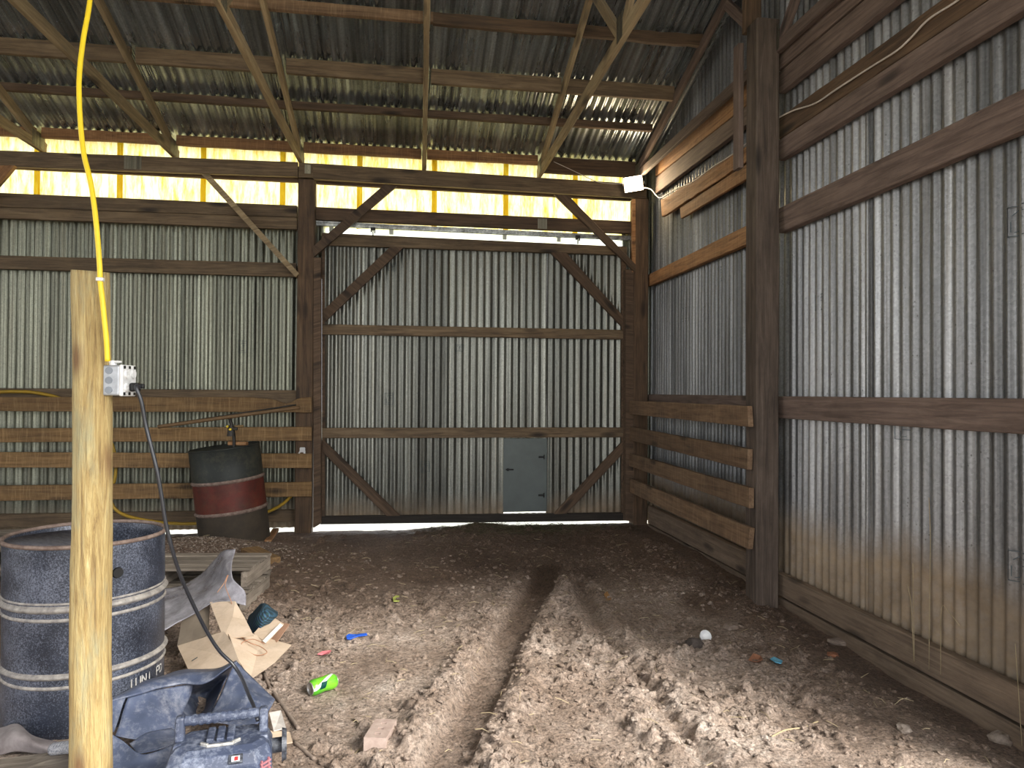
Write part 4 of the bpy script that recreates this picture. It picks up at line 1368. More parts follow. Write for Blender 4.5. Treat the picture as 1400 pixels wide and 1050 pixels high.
layers = [octo(w2 - 0.01, d2_ - 0.01, c2_, gz - 0.02), octo(w2, d2_, c2_, gz + 0.02), octo(w2, d2_, c2_, zt - 0.045), octo(w2 - 0.012, d2_ - 0.022, c2_, zt - 0.012), octo(w2 - 0.03, d2_ - 0.05, c2_ * .8, zt)]
vs = [v for l in layers for v in l]; fs = [(i * 8 + k, i * 8 + (k + 1) % 8, i * 8 + 8 + (k + 1) % 8, i * 8 + 8 + k) for i in range(4) for k in range(8)]
fs += [tuple(range(7, -1, -1)), tuple(range(32, 40))]
rb = mesh('body', vs, fs, M_RAD, rd, Mr)
md = rb.modifiers.new('bev', 'BEVEL'); md.width = 0.006; md.segments = 2
for sx in (-1, 1):
    bm = bmesh.new()
    box_bm(bm, (0, 0, 0.04), (0.03, 0.05, 0.085), bev=0.009); box_bm(bm, (0, -0.03, -0.02), (0.034, 0.06, 0.05), bev=0.01)
    bm_obj('handle_post', bm, M_RAD, rd, Mr @ Matrix.Translation((sx * 0.135, 0.03, zt - 0.01)) @ Matrix.Rotation(math.radians(-8), 4, 'X'))
bm = bmesh.new(); bmesh.ops.create_cone(bm, cap_ends=True, segments=16, radius1=0.017, radius2=0.017, depth=0.24)
for k in range(9): 
    r_ = bmesh.ops.create_cone(bm, cap_ends=True, segments=16, radius1=0.019, radius2=0.019, depth=0.012); bmesh.ops.translate(bm, vec=(0, 0, -0.09 + k * 0.0225), verts=r_['verts'])
bm_obj('handle_bar', bm, M_RAD, rd, Mr @ Matrix.Translation((0, 0.036, zt + 0.055)) @ Matrix.Rotation(math.pi / 2, 4, 'Y'))
for k in range(3):
    bm = bmesh.new(); box_bm(bm, (0, 0, 0), (0.024, 0.10, 0.014), bev=0.004); bm_obj('top_ridge', bm, M_RAD, rd, Mr @ Matrix.Translation((-0.035 + k * 0.032, 0.02, zt + 0.004)))
bm = bmesh.new(); box_bm(bm, (0, 0, 0), (0.085, 0.01, 0.014), bev=0.003)
for sx in (-1, 1): box_bm(bm, (sx * 0.05, 0.012, 0.003), (0.03, 0.009, 0.012), Matrix.Rotation(sx * 0.7, 4, 'Z'), bev=0.002)
bm_obj('latch', bm, M_CHR, rd, Mr @ Matrix.Translation((0.0, -0.062, zt + 0.001)))
bm = bmesh.new(); box_bm(bm, (0, 0, 0), (0.21, 0.02, 0.12), bev=0.012); fp = bm_obj('front_panel', bm, M_RAD, rd, Mr @ Matrix.Translation((0.0, -d2_ - 0.002, zt - 0.115)))
bm = bmesh.new(); bmesh.ops.create_cone(bm, cap_ends=True, segments=28, radius1=0.026, radius2=0.021, depth=0.016); bm_obj('dial', bm, M_CHR, fp, Mr @ Matrix.Translation((-0.008, -d2_ - 0.018, zt - 0.085)) @ Matrix.Rotation(math.pi / 2, 4, 'X'))
bm = bmesh.new(); box_bm(bm, (0, 0, 0), (0.044, 0.008, 0.03), bev=0.002); bz = bm_obj('badge', bm, M_RADD, rd, Mr @ Matrix.Translation((0.052, -d2_ + 0.009, zt - 0.026)) @ Matrix.Rotation(math.radians(-52), 4, 'X'))
bm = bmesh.new(); box_bm(bm, (0, 0, 0), (0.026, 0.004, 0.018), bev=0.001); bb_ = bm_obj('badge_plate', bm, M_WPL, bz, Mr @ Matrix.Translation((0.052, -d2_ + 0.006, zt - 0.024)) @ Matrix.Rotation(math.radians(-52), 4, 'X'))
bm = bmesh.new(); box_bm(bm, (0, 0, 0), (0.012, 0.003, 0.013), bev=0.001); bm_obj('badge_mark', bm, M_REDP, bz, Mr @ Matrix.Translation((0.054, -d2_ + 0.004, zt - 0.0225)) @ Matrix.Rotation(math.radians(-52), 4, 'X'))
for sx, mt in ((-1, M_RADD), (1, M_PINK)):
    bm = bmesh.new()
    for k in range(9): box_bm(bm, (0, 0, -k * 0.013), (0.045, 0.008, 0.007), bev=0.002)
    for k in range(2): box_bm(bm, ((k - .5) * 0.03, 0.002, -0.05), (0.006, 0.006, 0.12))
    bm_obj('grille', bm, mt, rd, Mr @ Matrix.Translation((sx * (w2 - c2_ / 2 + 0.003), -d2_ + c2_ / 2 - 0.003, zt - 0.055)) @ Matrix.Rotation(sx * math.pi / 4, 4, 'Z'))
bm = bmesh.new(); bmesh.ops.create_cone(bm, cap_ends=True, segments=28, radius1=0.055, radius2=0.05, depth=0.016)
r_ = bmesh.ops.create_cone(bm, cap_ends=True, segments=20, radius1=0.025, radius2=0.025, depth=0.05); bmesh.ops.translate(bm, vec=(0, 0, -0.02), verts=r_['verts'])
bm_obj('side_wheel', bm, M_RADD, rd, Mr @ Matrix.Translation((w2 + 0.04, 0.02, zt - 0.06)) @ Matrix.Rotation(math.pi / 2, 4, 'Y'))

# tarp
M_TARP = simple('dark blue dusty tarp', (0.085, 0.105, 0.17), 0.38, 0.0, nscale=5, col2=(0.035, 0.045, 0.075), dust=0.45, dustc=(0.33, 0.34, 0.38), dscale=22, bump=0.2)


def grid(rows): return [[pD(u, v, d) for u, v, d in r] for r in rows]


o = patch('plastic_tarp', [grid(r_) for r_ in (
    [[(150, 956, 2.86), (175, 945, 2.92), (212, 928, 3.05), (250, 916, 3.18), (290, 915, 3.22), (324, 903, 3.16)],
     [(150, 957, 2.83), (175, 948, 2.88), (212, 932, 2.98), (250, 921, 3.07), (290, 919, 3.10), (324, 904, 3.10)],
     [(150, 960, 2.82), (175, 954, 2.86), (212, 942, 2.95), (250, 934, 3.02), (280, 934, 3.04), (324, 906, 3.08)],
     [(150, 960, 2.86), (175, 954, 2.91), (212, 941, 3.02), (250, 931, 3.12), (278, 930, 3.14), (322, 905, 3.12)]],
    [[(146, 958, 2.82), (160, 956, 2.84), (173, 953, 2.86)], [(146, 980, 2.78), (156, 978, 2.79), (164, 977, 2.81)], [(146, 1003, 2.71), (152, 1002, 2.72), (156, 1000, 2.74)]],
    [[(175, 955, 2.87), (215, 943, 2.96), (264, 934, 3.07)], [(168, 975, 2.83), (212, 965, 2.90), (260, 952, 3.05)], [(161, 996, 2.77), (205, 988, 2.83), (250, 974, 2.97)], [(158, 1005, 2.74), (200, 1012, 2.77), (238, 1002, 2.85)]],
    [[(262, 936, 3.10), (290, 928, 3.18), (320, 908, 3.14)], [(258, 950, 3.24), (285, 945, 3.34), (308, 930, 3.24)], [(248, 970, 3.06), (275, 970, 3.22), (293, 964, 3.08)], [(242, 986, 2.92), (270, 988, 3.03), (290, 972, 3.0)]],
    [[(323, 904, 3.10), (345, 926, 3.12), (376, 957, 3.0)], [(308, 935, 3.02), (335, 945, 2.98), (366, 972, 2.92)], [(292, 967, 2.98), (320, 972, 2.92), (351, 992, 2.84)], [(284, 987, 2.84), (315, 992, 2.81), (345, 1002, 2.78)]],
    [[(178, 1016, 2.72), (205, 1002, 2.78), (232, 995, 2.86)], [(182, 1022, 2.70), (212, 1012, 2.74), (246, 1004, 2.81)], [(188, 1030, 2.66), (215, 1025, 2.68), (240, 1018, 2.73)]],
    [[(146, 1000, 2.70), (168, 1012, 2.68), (190, 1029, 2.64), (215, 1025, 2.66), (240, 1018, 2.72)], [(146, 1030, 2.64), (168, 1042, 2.62), (190, 1048, 2.61), (212, 1046, 2.62), (236, 1042, 2.64)], [(146, 1075, 2.52), (170, 1075, 2.5), (190, 1075, 2.5), (212, 1075, 2.5), (234, 1070, 2.52)]])],
    M_TARP, sub=10, wr=0.012, freq=8, thick=0.003, seed=3)
tag(o, 'crumpled dark blue plastic tarp between the black drum and the radio', 'tarp')

# cloudy plastic sheet over the pallet
N = NT('cloudy plastic film')
v_, _, _ = N.coords()
f_ = N.noise(v_, 9, 6, 0.7)
df = N.n('BsdfPrincipled', None, Base_Color=N.ramp(f_, [(0.3, (0.22, 0.21, 0.24)), (0.7, (0.42, 0.41, 0.45))]), Roughness=0.25)
tb = N.n('BsdfTransparent', None, Color=(0.8, 0.8, 0.82))
mx = N.n('MixShader', None, i0=N.ramp(f_, [(0.35, 0.62), (0.7, 0.9)]), i1=tb.outputs[0], i2=df.outputs[0])
N.t.links.new(mx.outputs[0], N.out.inputs[0]); M_FILM = N.m
o = patch('plastic_film', grid([
    [(205, 806, 4.45), (245, 800, 4.45), (278, 783, 4.42), (296, 763, 4.36), (306, 754, 4.30), (322, 751, 4.24)],
    [(205, 818, 4.25), (245, 811, 4.28), (278, 798, 4.25), (296, 780, 4.2), (308, 770, 4.15), (318, 768, 4.12)],
    [(205, 832, 4.12), (245, 824, 4.12), (272, 813, 4.1), (292, 803, 4.08), (306, 797, 4.05), (318, 790, 4.02)],
    [(205, 850, 3.98), (240, 838, 4.0), (266, 826, 4.0), (288, 818, 4.0), (308, 813, 3.98), (334, 808, 3.98)],
    [(205, 872, 3.80), (240, 853, 3.88), (266, 838, 3.92), (290, 825, 3.93), (310, 822, 3.92), (336, 828, 3.93)]]), M_FILM, sub=8, wr=0.012, freq=10, thick=0.002, seed=11)
tag(o, 'cloudy grey plastic film draped over the pallet with one corner standing up', 'plastic sheet')
M_TWINE = simple('copper coloured twine', (0.42, 0.22, 0.13), 0.7, var=0.3)
for i, (pp, lab) in enumerate(((((311, 786, 4.0), (307, 796, 3.96), (300, 806, 3.93), (297, 810, 3.92)), 'short copper coloured twine end at the tied corner of the plastic film'),
           (((312, 786, 4.0), (308, 800, 3.96), (312, 812, 3.92), (317, 826, 3.88), (314, 840, 3.85), (309, 852, 3.82), (310, 866, 3.78)), 'long copper coloured twine hanging from the plastic film over the cardboard'),
           (((325, 860, 3.72), (327, 868, 3.7), (340, 878, 3.62), (356, 884, 3.6), (365, 892, 3.56), (352, 896, 3.55), (338, 890, 3.56), (330, 880, 3.6), (345, 874, 3.64), (362, 880, 3.62)), 'tangled copper coloured twine lying on the flat cardboard'))):
    tag(tube('twine', [pD(*q) for q in pp], 0.0022, M_TWINE, k=6, n=5), lab, 'twine')

# cardboard
M_CARD = simple('pale cardboard', (0.60, 0.48, 0.37), 0.85, nscale=5, col2=(0.46, 0.35, 0.25), dust=0.25, dustc=(0.25, 0.2, 0.16), dscale=30)
M_CARDB = simple('grey brown board', (0.20, 0.16, 0.12), 0.85, nscale=6, col2=(0.12, 0.095, 0.07))
M_CARDR = simple('reddish cardboard', (0.34, 0.20, 0.13), 0.85, nscale=6)


def S_(name, pts, th, mat, label, cat, bend=0.0, parent=None):
    o = slab(name, [pD(*p) for p in pts], th, mat, parent, bend)
    return tag(o, label, cat)


o = S_('cardboard_flap', [(243, 884, 3.72), (307, 864, 3.66), (318, 880, 3.52), (330, 912, 3.34), (262, 925, 3.36)], 0.005, M_CARD, 'pale cardboard flap with a printed corner, in front of the tarp ridge', 'cardboard', 0.006)
# print: line and arrow
vs = [pD(u, v, d) for u, v, d in ((252, 885, 3.685), (253.5, 884.4, 3.685), (266, 908, 3.475), (264.4, 908, 3.475), (262, 903, 3.50), (270, 898, 3.505), (270, 899.2, 3.50), (262, 904.4, 3.49))]
mesh('print', vs, [(0, 1, 2, 3), (4, 5, 6, 7)], M_INK, o)
S_('cardboard_flap', [(287, 824, 3.95), (322, 823, 3.9), (336, 848, 3.78), (347, 870, 3.62), (306, 874, 3.62)], 0.005, M_CARD, 'pale upright cardboard flap under the plastic film', 'cardboard', -0.012)
S_('brown_board', [(250, 846, 3.95), (287, 829, 3.98), (285, 868, 3.78), (262, 880, 3.76), (243, 884, 3.76)], 0.006, M_CARDB, 'dark grey brown board leaning beside the pale cardboard', 'board')
S_('cardboard_sheet', [(312, 868, 3.64), (345, 868, 3.78), (366, 874, 3.78), (398, 883, 3.72), (376, 906, 3.52), (342, 930, 3.32), (326, 905, 3.42)], 0.006, M_CARD, 'dirty flat cardboard sheet on the mud with a twine tangle on it', 'cardboard', 0.012)
o = S_('cardboard_scrap', [(347, 867, 3.80), (369, 842, 3.98), (388, 854, 3.90), (364, 880, 3.70)], 0.005, M_CARD, 'small cardboard piece with a white strip beside the plaid cloth', 'cardboard', 0.006)
mesh('white_strip', [pD(*q) for q in ((359, 876, 3.70), (383, 852, 3.87), (387, 855, 3.865), (363, 879.5, 3.68))], [(0, 1, 2, 3)], simple('white paper', (0.72, 0.70, 0.66), 0.8), o)
S_('cardboard_scrap', [(366, 880, 3.75), (384, 851, 3.96), (396, 854, 3.92), (375, 884, 3.70)], 0.004, M_CARDR, 'small reddish brown cardboard piece at the right end of the scraps', 'cardboard')
S_('paper_scrap', [(368, 975, 3.06), (384, 972, 3.08), (391, 996, 2.95), (374, 1000, 2.92)], 0.003, simple('dirty white paper', (0.62, 0.58, 0.54), 0.85, nscale=20, col2=(0.4, 0.36, 0.33)), 'crumpled white paper on the mud right behind the radio', 'paper', 0.01)
S_('cardboard_scrap', [(368, 1000, 2.93), (396, 1002, 2.95), (400, 1016, 2.86), (372, 1020, 2.83)], 0.004, M_CARD, 'cardboard scrap lying right of the radio', 'cardboard', 0.006)
# plaid cloth
N = NT('dark plaid cloth')
v_, _, tc_ = N.coords()
sx_ = N.n('SeparateXYZ', None, Vector=N.mapv(tc_, (330, 330, 330)))
a_ = N.math('SINE', N.math('ADD', sx_.outputs[0], sx_.outputs[2])); b_ = N.math('SINE', N.math('SUBTRACT', sx_.outputs[2], sx_.outputs[1]))
cl = N.ramp(N.math('ADD', N.math('MULTIPLY', a_, 0.25), N.math('MULTIPLY_ADD', b_, 0.25, 0.5)), [(0.2, (0.006, 0.010, 0.03)), (0.5, (0.012, 0.05, 0.045)), (0.8, (0.03, 0.08, 0.16))])
N.bsdf(Base_Color=cl, Roughness=0.8); M_PLAID = N.m
o = patch('plaid_cloth', grid([
    [(346, 838, 4.15), (354, 829, 4.1), (362, 824, 4.02), (372, 832, 4.05), (380, 838, 4.05)],
    [(340, 846, 4.05), (350, 838, 3.95), (360, 834, 3.9), (370, 838, 3.9), (378, 843, 3.95)],
    [(338, 855, 3.98), (346, 850, 3.9), (356, 846, 3.85), (364, 846, 3.85), (372, 848, 3.9)],
    [(344, 866, 3.92), (350, 862, 3.88), (356, 858, 3.85), (362, 854, 3.86), (368, 852, 3.9)]]), M_PLAID, sub=6, wr=0.012, freq=12, thick=0.006, seed=5)
tag(o, 'dark blue and green plaid cloth between the cardboard pieces', 'cloth')

# pallets
def pallet(M, label, w=1.15, d=0.5, hgt=0.135, nd=4, mat=W_GREY):
    r = empty('wooden_pallet', M=M); tag(r, label, 'pallet', None)
    for i in range(nd):
        yy = (i + .5) * d / nd
        o = stick('deck_board', (0, yy, hgt - 0.009), (w, yy + random.uniform(-.01, .01), hgt - 0.009), d / nd * random.uniform(.72, .9), 0.018, (0, 1, 0), mat, None)
        o.parent = r; o.matrix_world = M @ o.matrix_world
    for x in (0.03, w / 2, w - 0.03):
        o = stick('stringer', (x, 0, hgt / 2), (x, d, hgt / 2), hgt - 0.04, 0.04, (0, 0, 1), mat, None); o.parent = r; o.matrix_world = M @ o.matrix_world
    for yy in (0.05, d - 0.05):
        o = stick('bottom_board', (0, yy, 0.01), (w, yy, 0.01), 0.09, 0.018, (0, 1, 0), mat, None); o.parent = r; o.matrix_world = M @ o.matrix_world
    return r


fr = pG(338, 836)
rzp = -0.10
wp = 1.15


def pal_at(corner, rz, z, **k):
    M = Matrix.Translation((corner.x, corner.y, z)) @ Matrix.Rotation(rz, 4, 'Z') @ Matrix.Translation((-k.get('w', 1.15), 0, 0))
    return M


pallet(pal_at(fr, rzp, 0.0), 'lower pallet of the stack under the plastic film', d=0.55)
pallet(pal_at(fr + Vector((0.0, 0.04, 0)), rzp - 0.02, 0.137), 'upper pallet of the stack under the plastic film', d=0.5)
lp = pZ(60, 770, 0.0)
for k, (z, dz, l) in enumerate(((0.02, 0.10, 'bottom pallet of the grey pile behind the left of the black drum'), (0.16, -0.06, 'middle pallet of the grey pile behind the left of the black drum'), (0.30, 0.16, 'top pallet of the grey pile, its boards showing above the drum rim'))):
    pallet(pal_at(Vector((-2.15, 4.75 + 0.12 * k, 0)), -0.05 + dz, z, w=1.2), l, w=1.2, d=0.75, nd=5)

# lumber bits
o = stick('wood_block', pG(341, 757, 0.035), pG(371, 772, 0.03), 0.05, 0.15, (0, 0, 1), W_FENCE, ch=0.004)
tag(o, 'short offcut of plank lying on the gravel behind the plastic film', 'wood block')
o = stick('wood_scrap', pG(366, 741, 0.0), pG(377, 728, 0.03), 0.03, 0.06, (0, 0, 1), W_ORANGE)
tag(o, 'small wedge of wood at the foot of the red drum', 'wood scrap')
o = stick('dark_timber', pD(-60, 836, 3.6), pD(30, 836, 3.75), 0.11, 0.12, (0, 0, 1), W_POST)
tag(o, 'dark timber end at the left edge beside the black drum', 'timber')
M_TAN = simple('tan sack cloth', (0.30, 0.20, 0.09), 0.9, nscale=8, col2=(0.17, 0.11, 0.05))
o = patch('sack', grid([[(-40, 852, 3.7), (-10, 852, 3.65), (12, 853, 3.62), (26, 858, 3.65)], [(-40, 866, 3.5), (-10, 864, 3.45), (10, 866, 3.45), (24, 870, 3.5)], [(-40, 890, 3.4), (-10, 884, 3.4), (8, 884, 3.42), (22, 886, 3.45)], [(-40, 960, 3.3), (-10, 950, 3.32), (8, 940, 3.34), (22, 930, 3.36)]]), M_TAN, sub=6, wr=0.02, freq=6, thick=0.006, seed=21)
tag(o, 'tan sack in the shade at the left edge under the dark timber', 'sack')
M_RAG = simple('mud grey rag', (0.27, 0.24, 0.24), 0.95, nscale=12, col2=(0.13, 0.11, 0.11), bump=0.5)
o = patch('muddy_rag', grid([
    [(-30, 1000, 2.92), (0, 993, 2.90), (16, 988, 2.88), (26, 990, 2.86), (42, 1004, 2.80), (75, 1014, 2.76), (104, 1020, 2.75)],
    [(-30, 1008, 2.84), (0, 1002, 2.80), (14, 996, 2.78), (28, 998, 2.77), (46, 1010, 2.75), (78, 1019, 2.72), (104, 1024, 2.71)],
    [(-30, 1022, 2.78), (0, 1014, 2.75), (18, 1008, 2.73), (36, 1012, 2.72), (55, 1018, 2.71), (80, 1024, 2.70), (104, 1028, 2.69)],
    [(-30, 1036, 2.76), (0, 1030, 2.74), (20, 1026, 2.73), (40, 1026, 2.72), (60, 1028, 2.71), (82, 1032, 2.69), (104, 1034, 2.68)]]), M_RAG, sub=9, wr=0.016, freq=9, thick=0.006, seed=31)
tag(o, 'mud-caked grey rag crumpled against the foot of the black drum', 'rag')
M_ROPE = simple('speckled rope', (0.5, 0.5, 0.52), 0.9, nscale=120, col2=(0.08, 0.09, 0.12), bump=0.8)
p0, p1 = pD(73, 1026, 2.62), pD(112, 1022, 2.56)
bm = bmesh.new()
for k in range(7):
    a = k * 0.9
    off_ = Vector((0, math.cos(a) * 0.013, math.sin(a) * 0.013)) if k else Vector()
r1 = tube('rope_end', [p0 + Vector((0, 0, 0.004)), p0.lerp(p1, 0.5) + Vector((0, 0, 0.006)), p1], 0.022, M_ROPE, k=6, n=10)
bm.free()
tag(r1, 'thick speckled rope end poking out beside the foot of the round pole', 'rope')
S_('flat_board', [(-40, 1050, 2.62), (40, 1040, 2.66), (112, 1030, 2.62), (112, 1080, 2.42), (-40, 1090, 2.42)], 0.02, W_GREY, 'flat muddy board at the bottom left corner', 'board')
# wires
M_WIRE = simple('rusty wire', (0.10, 0.07, 0.06), 0.7)
rr = random.Random(3)
pts = [pD(rr.uniform(-20, 27), rr.uniform(768, 822), 4.0 + rr.uniform(-.08, .08)) for _ in range(26)]
tag(tube('tangled_wire', pts, 0.0022, M_WIRE, k=7, n=5), 'tangled dark wire at the left edge beside the black drum', 'wire')
# sticks
M_STK = simple('mud grey stick', (0.26, 0.2, 0.16), 0.9, nscale=30, col2=(0.13, 0.1, 0.08), bump=0.5)
for pp, r, lab in ((((361, 922), (368, 940), (380, 958), (398, 984), (408, 998)), 0.009, 'long muddy stick lying between the cardboard and the green can'),
                   (((402, 1016), (418, 1030), (430, 1040)), 0.008, 'short muddy stick right of the radio'),
                   (((1055, 1008), (1074, 999), (1100, 995), (1118, 987)), 0.004, 'pale twig lying on the right foreground mud')):
    tag(tube('stick', [pG(u, v, r * 0.7) for u, v in pp], r, M_STK if r > 0.005 else M_STRAW, k=5, n=7), lab, 'stick')

# ------------------------------------------------------------------ red and black drum with hand pump
M_D1 = simple('dark green black paint', (0.026, 0.031, 0.026), 0.6, 0.2, nscale=6, col2=(0.015, 0.018, 0.018), dust=0.35, dustc=(0.10, 0.09, 0.06), dscale=20)
M_D2 = simple('rusty red paint', (0.13, 0.018, 0.010), 0.6, 0.1, nscale=7, col2=(0.05, 0.013, 0.009), dust=0.3, dustc=(0.10, 0.06, 0.03), dscale=20)
M_D3 = simple('rusted drum foot', (0.06, 0.045, 0.03), 0.8, 0.2, nscale=8, col2=(0.03, 0.024, 0.018))
base = pD(322, 733, 6.95); base.z = 0.0
tilt = math.radians(-6.8)
axis_view = (base - EYE); axis_view.z = 0; axis_view.normalize()
Md = Matrix.Translation(base) @ Matrix.Rotation(-tilt * -1, 4, axis_view)
rdm = empty('steel_drum', M=Md); tag(rdm, 'leaning rusty drum with a red band, by the stall boards at the back', 'drum')
RR, HH = 0.318, 0.90
z1, z2 = HH * 0.345, HH * 0.665
lathe('lower_shell', [(RR - .01, -0.03), (RR, 0.0), (RR, z1)], M_D3, rdm, Md, n=48, cap1=False)
lathe('red_shell', [(RR, z1), (RR, (z1 + z2) / 2), (RR, z2)], M_D2, rdm, Md, n=48, cap0=False, cap1=False)
lathe('upper_shell', [(RR, z2), (RR, HH), (RR - 0.012, HH), (RR - 0.014, HH - 0.02), (0.01, HH - 0.02)], M_D1, rdm, Md, n=48, cap0=False)
ring('drum_rib', RR, z1, 0.018, 0.014, M_RUST, rdm, Md); ring('drum_rib', RR, z2, 0.018, 0.014, M_RUST, rdm, Md)
ring('drum_rim', RR - 0.003, HH, 0.009, 0.008, M_D1, rdm, Md)
M_PUMP = simple('dark pump iron', (0.045, 0.04, 0.035), 0.5, 0.5, nscale=20)
M_HAND = simple('brown lever wood', (0.17, 0.10, 0.045), 0.7)
pb0 = pD(319.5, 606, 6.95)
hp = empty('hand_pump', M=Matrix.Translation(pb0)); tag(hp, 'hand pump with a long lever standing on the leaning red drum', 'pump')
tube('stem', [pD(320, 614, 6.95), pD(320, 603, 6.95), pD(319, 590, 6.95), pD(314, 572, 6.95)], 0.016, M_PUMP, hp)
bm = bmesh.new(); bmesh.ops.create_cone(bm, cap_ends=True, segments=16, radius1=0.04, radius2=0.028, depth=0.10); box_bm(bm, (0.03, -0.01, 0.02), (0.06, 0.03, 0.03), bev=0.006)
bm_obj('pump_body', bm, M_PUMP, hp, Matrix.Translation(pD(316, 589, 6.93)))
tube('lever', [pD(216, 583.5, 6.75), pD(310, 570.5, 6.85), pD(410, 557, 6.95)], 0.017, M_HAND, hp, k=6)
tube('rod', [pD(216, 582.3, 6.80), pD(300, 569.5, 6.88), pD(405, 553.5, 7.0)], 0.008, M_PUMP, hp, k=6)
for u, v, w in ((311, 583, .02), (315, 587, .022)):
    bm = bmesh.new(); box_bm(bm, (0, 0, 0), (w, 0.03, 0.02), Matrix.Rotation(0.5, 4, 'Y'), bev=0.004); o = bm_obj('yellow_tie', bm, M_YEL, hp, Matrix.Translation(pD(u, v, 6.88))); o['label'] = 'yellow tie'
o = stick('yellow_slat', pY(318, 583.3, 7.62), pY(333, 582.3, 7.62), 0.022, 0.02, (0, 0, 1), M_TAN); tag(o, 'short yellowish slat lying on the second stall board behind the pump', 'slat')
o = stick('wood_scrap', pD(313, 606, 6.98), pD(338, 606.5, 6.98), 0.035, 0.06, (0, 0, 1), W_ORANGE, ch=0.01)
tag(o, 'piece of wood lying on top of the leaning red drum', 'wood scrap')
# hose
M_HOSE = simple('yellow hose', (0.42, 0.26, 0.02), 0.5, var=0.3)
pts = [pY(u, v, 7.69) for u, v in ((-60, 548), (-20, 538), (10, 535.5), (40, 536), (66, 540), (85, 546), (110, 558), (135, 580), (152, 605), (158, 630), (157, 655), (150, 680), (170, 704), (240, 716), (320, 712), (360, 702), (385, 690), (400, 676))]
tag(tube('garden_hose', pts, 0.016, M_HOSE, k=8), 'yellow hose looping behind the stall boards on the left', 'hose')
bm = bmesh.new(); box_bm(bm, (0, 0, 0), (0.055, 0.012, 0.05), bev=0.008); box_bm(bm, (0.02, 0, -0.03), (0.02, 0.012, 0.05), bev=0.005); box_bm(bm, (-0.03, 0, -0.03), (0.016, 0.012, 0.04), Matrix.Rotation(0.5, 4, 'Y'), bev=0.005)
o = bm_obj('white_scrap', bm, M_WPL, None, Matrix.Translation(pY(413.5, 615, 7.633))); tag(o, 'small white scrap stuck on the left door post between two stall boards', 'scrap')

# ------------------------------------------------------------------ litter
# can
N = NT('green drink can print')
tc_ = N.n('TexCoord').outputs['Object']
s_ = N.n('SeparateXYZ', None, Vector=tc_)
an = N.math('ARCTAN2', s_.outputs[1], s_.outputs[0])
z_ = s_.outputs[2]
gcol = N.ramp(N.noise(N.mapv(tc_, (30, 30, 12)), 1, 3), [(0.4, (0.10, 0.45, 0.03)), (0.6, (0.22, 0.62, 0.04))])
dgl = N.math('ABSOLUTE', N.math('SUBTRACT', N.math('ADD', an, N.math('MULTIPLY', z_, 14.0)), 0.15))
white = N.math('LESS_THAN', dgl, 0.22)
col_ = N.mix(white, gcol, (0.8, 0.85, 0.8))
dk = N.math('MULTIPLY', N.math('LESS_THAN', N.math('ABSOLUTE', N.math('SUBTRACT', an, 0.75)), 0.42), N.math('LESS_THAN', N.math('ABSOLUTE', N.math('ADD', z_, N.math('MULTIPLY_ADD', an, 0.02, 0.002))), 0.016))
col_ = N.mix(dk, col_, (0.0, 0.05, 0.04))
N.bsdf(Base_Color=col_, Roughness=0.3, Metallic=0.35); M_CAN = N.m
M_ALU = simple('can aluminium', (0.55, 0.54, 0.53), 0.35, 0.8)
pc0, pc1 = pG(427, 951, 0.036), pG(455, 942, 0.036)
ax = (pc1 - pc0); ax.z = 0.0; ax.normalize()
cc = (pc0 + pc1) / 2
Mc = frame(cc, (0, 0, 1) if False else ax.cross(Vector((0, 0, 1))), ax)
Mc = Mc @ Matrix.Rotation(math.radians(-60), 4, 'Z')
can = empty('drink_can', M=Mc); tag(can, 'crumpled bright green drink can lying on the mud', 'can')
rcn, hcn = 0.036, 0.066


def crum(p, a):
    k = 1 - 0.10 * math.exp(-(p.z / 0.02) ** 2) * max(0, math.cos(a - 2.2)) ** 2
    return Vector((p.x * k, p.y * k, p.z))


lathe('can_wall', [(rcn * 0.8, -hcn), (rcn, -hcn + 0.011)] + [(rcn, -hcn + 0.011 + (2 * hcn - 0.024) * i / 8) for i in range(1, 9)] + [(rcn * 0.8, hcn)], M_CAN, can, Mc, n=32, fn=crum, cap0=False, cap1=False)
lathe('can_base', [(rcn * .82, -hcn - 0.001), (rcn * .76, -hcn - 0.005), (rcn * .68, -hcn - 0.001), (rcn * .4, -hcn + 0.008), (0.002, -hcn + 0.010)], M_ALU, can, Mc, n=32)
lathe('can_lid', [(rcn * .82, hcn - 0.001), (rcn * .78, hcn + 0.003), (rcn * .7, hcn - 0.001), (0.002, hcn - 0.002)], M_ALU, can, Mc, n=32)
# brick
M_BRK = simple('muddy brick', (0.42, 0.33, 0.28), 0.95, nscale=20, col2=(0.28, 0.2, 0.17), bump=0.5)
q = [pG(u, v) for u, v in ((513.5, 994), (542, 997), (526, 1030), (499.5, 1024))]
bcx = sum(q, Vector()) / 4
axb = ((q[0] + q[1]) - (q[2] + q[3])); axb.z = 0
bang = math.atan2(axb.y, axb.x)
Mk = Matrix.Translation((bcx.x, bcx.y, bcx.z + 0.012)) @ Matrix.Rotation(bang, 4, 'Z') @ Matrix.Rotation(0.06, 4, 'Y')
bk = bmesh.new()
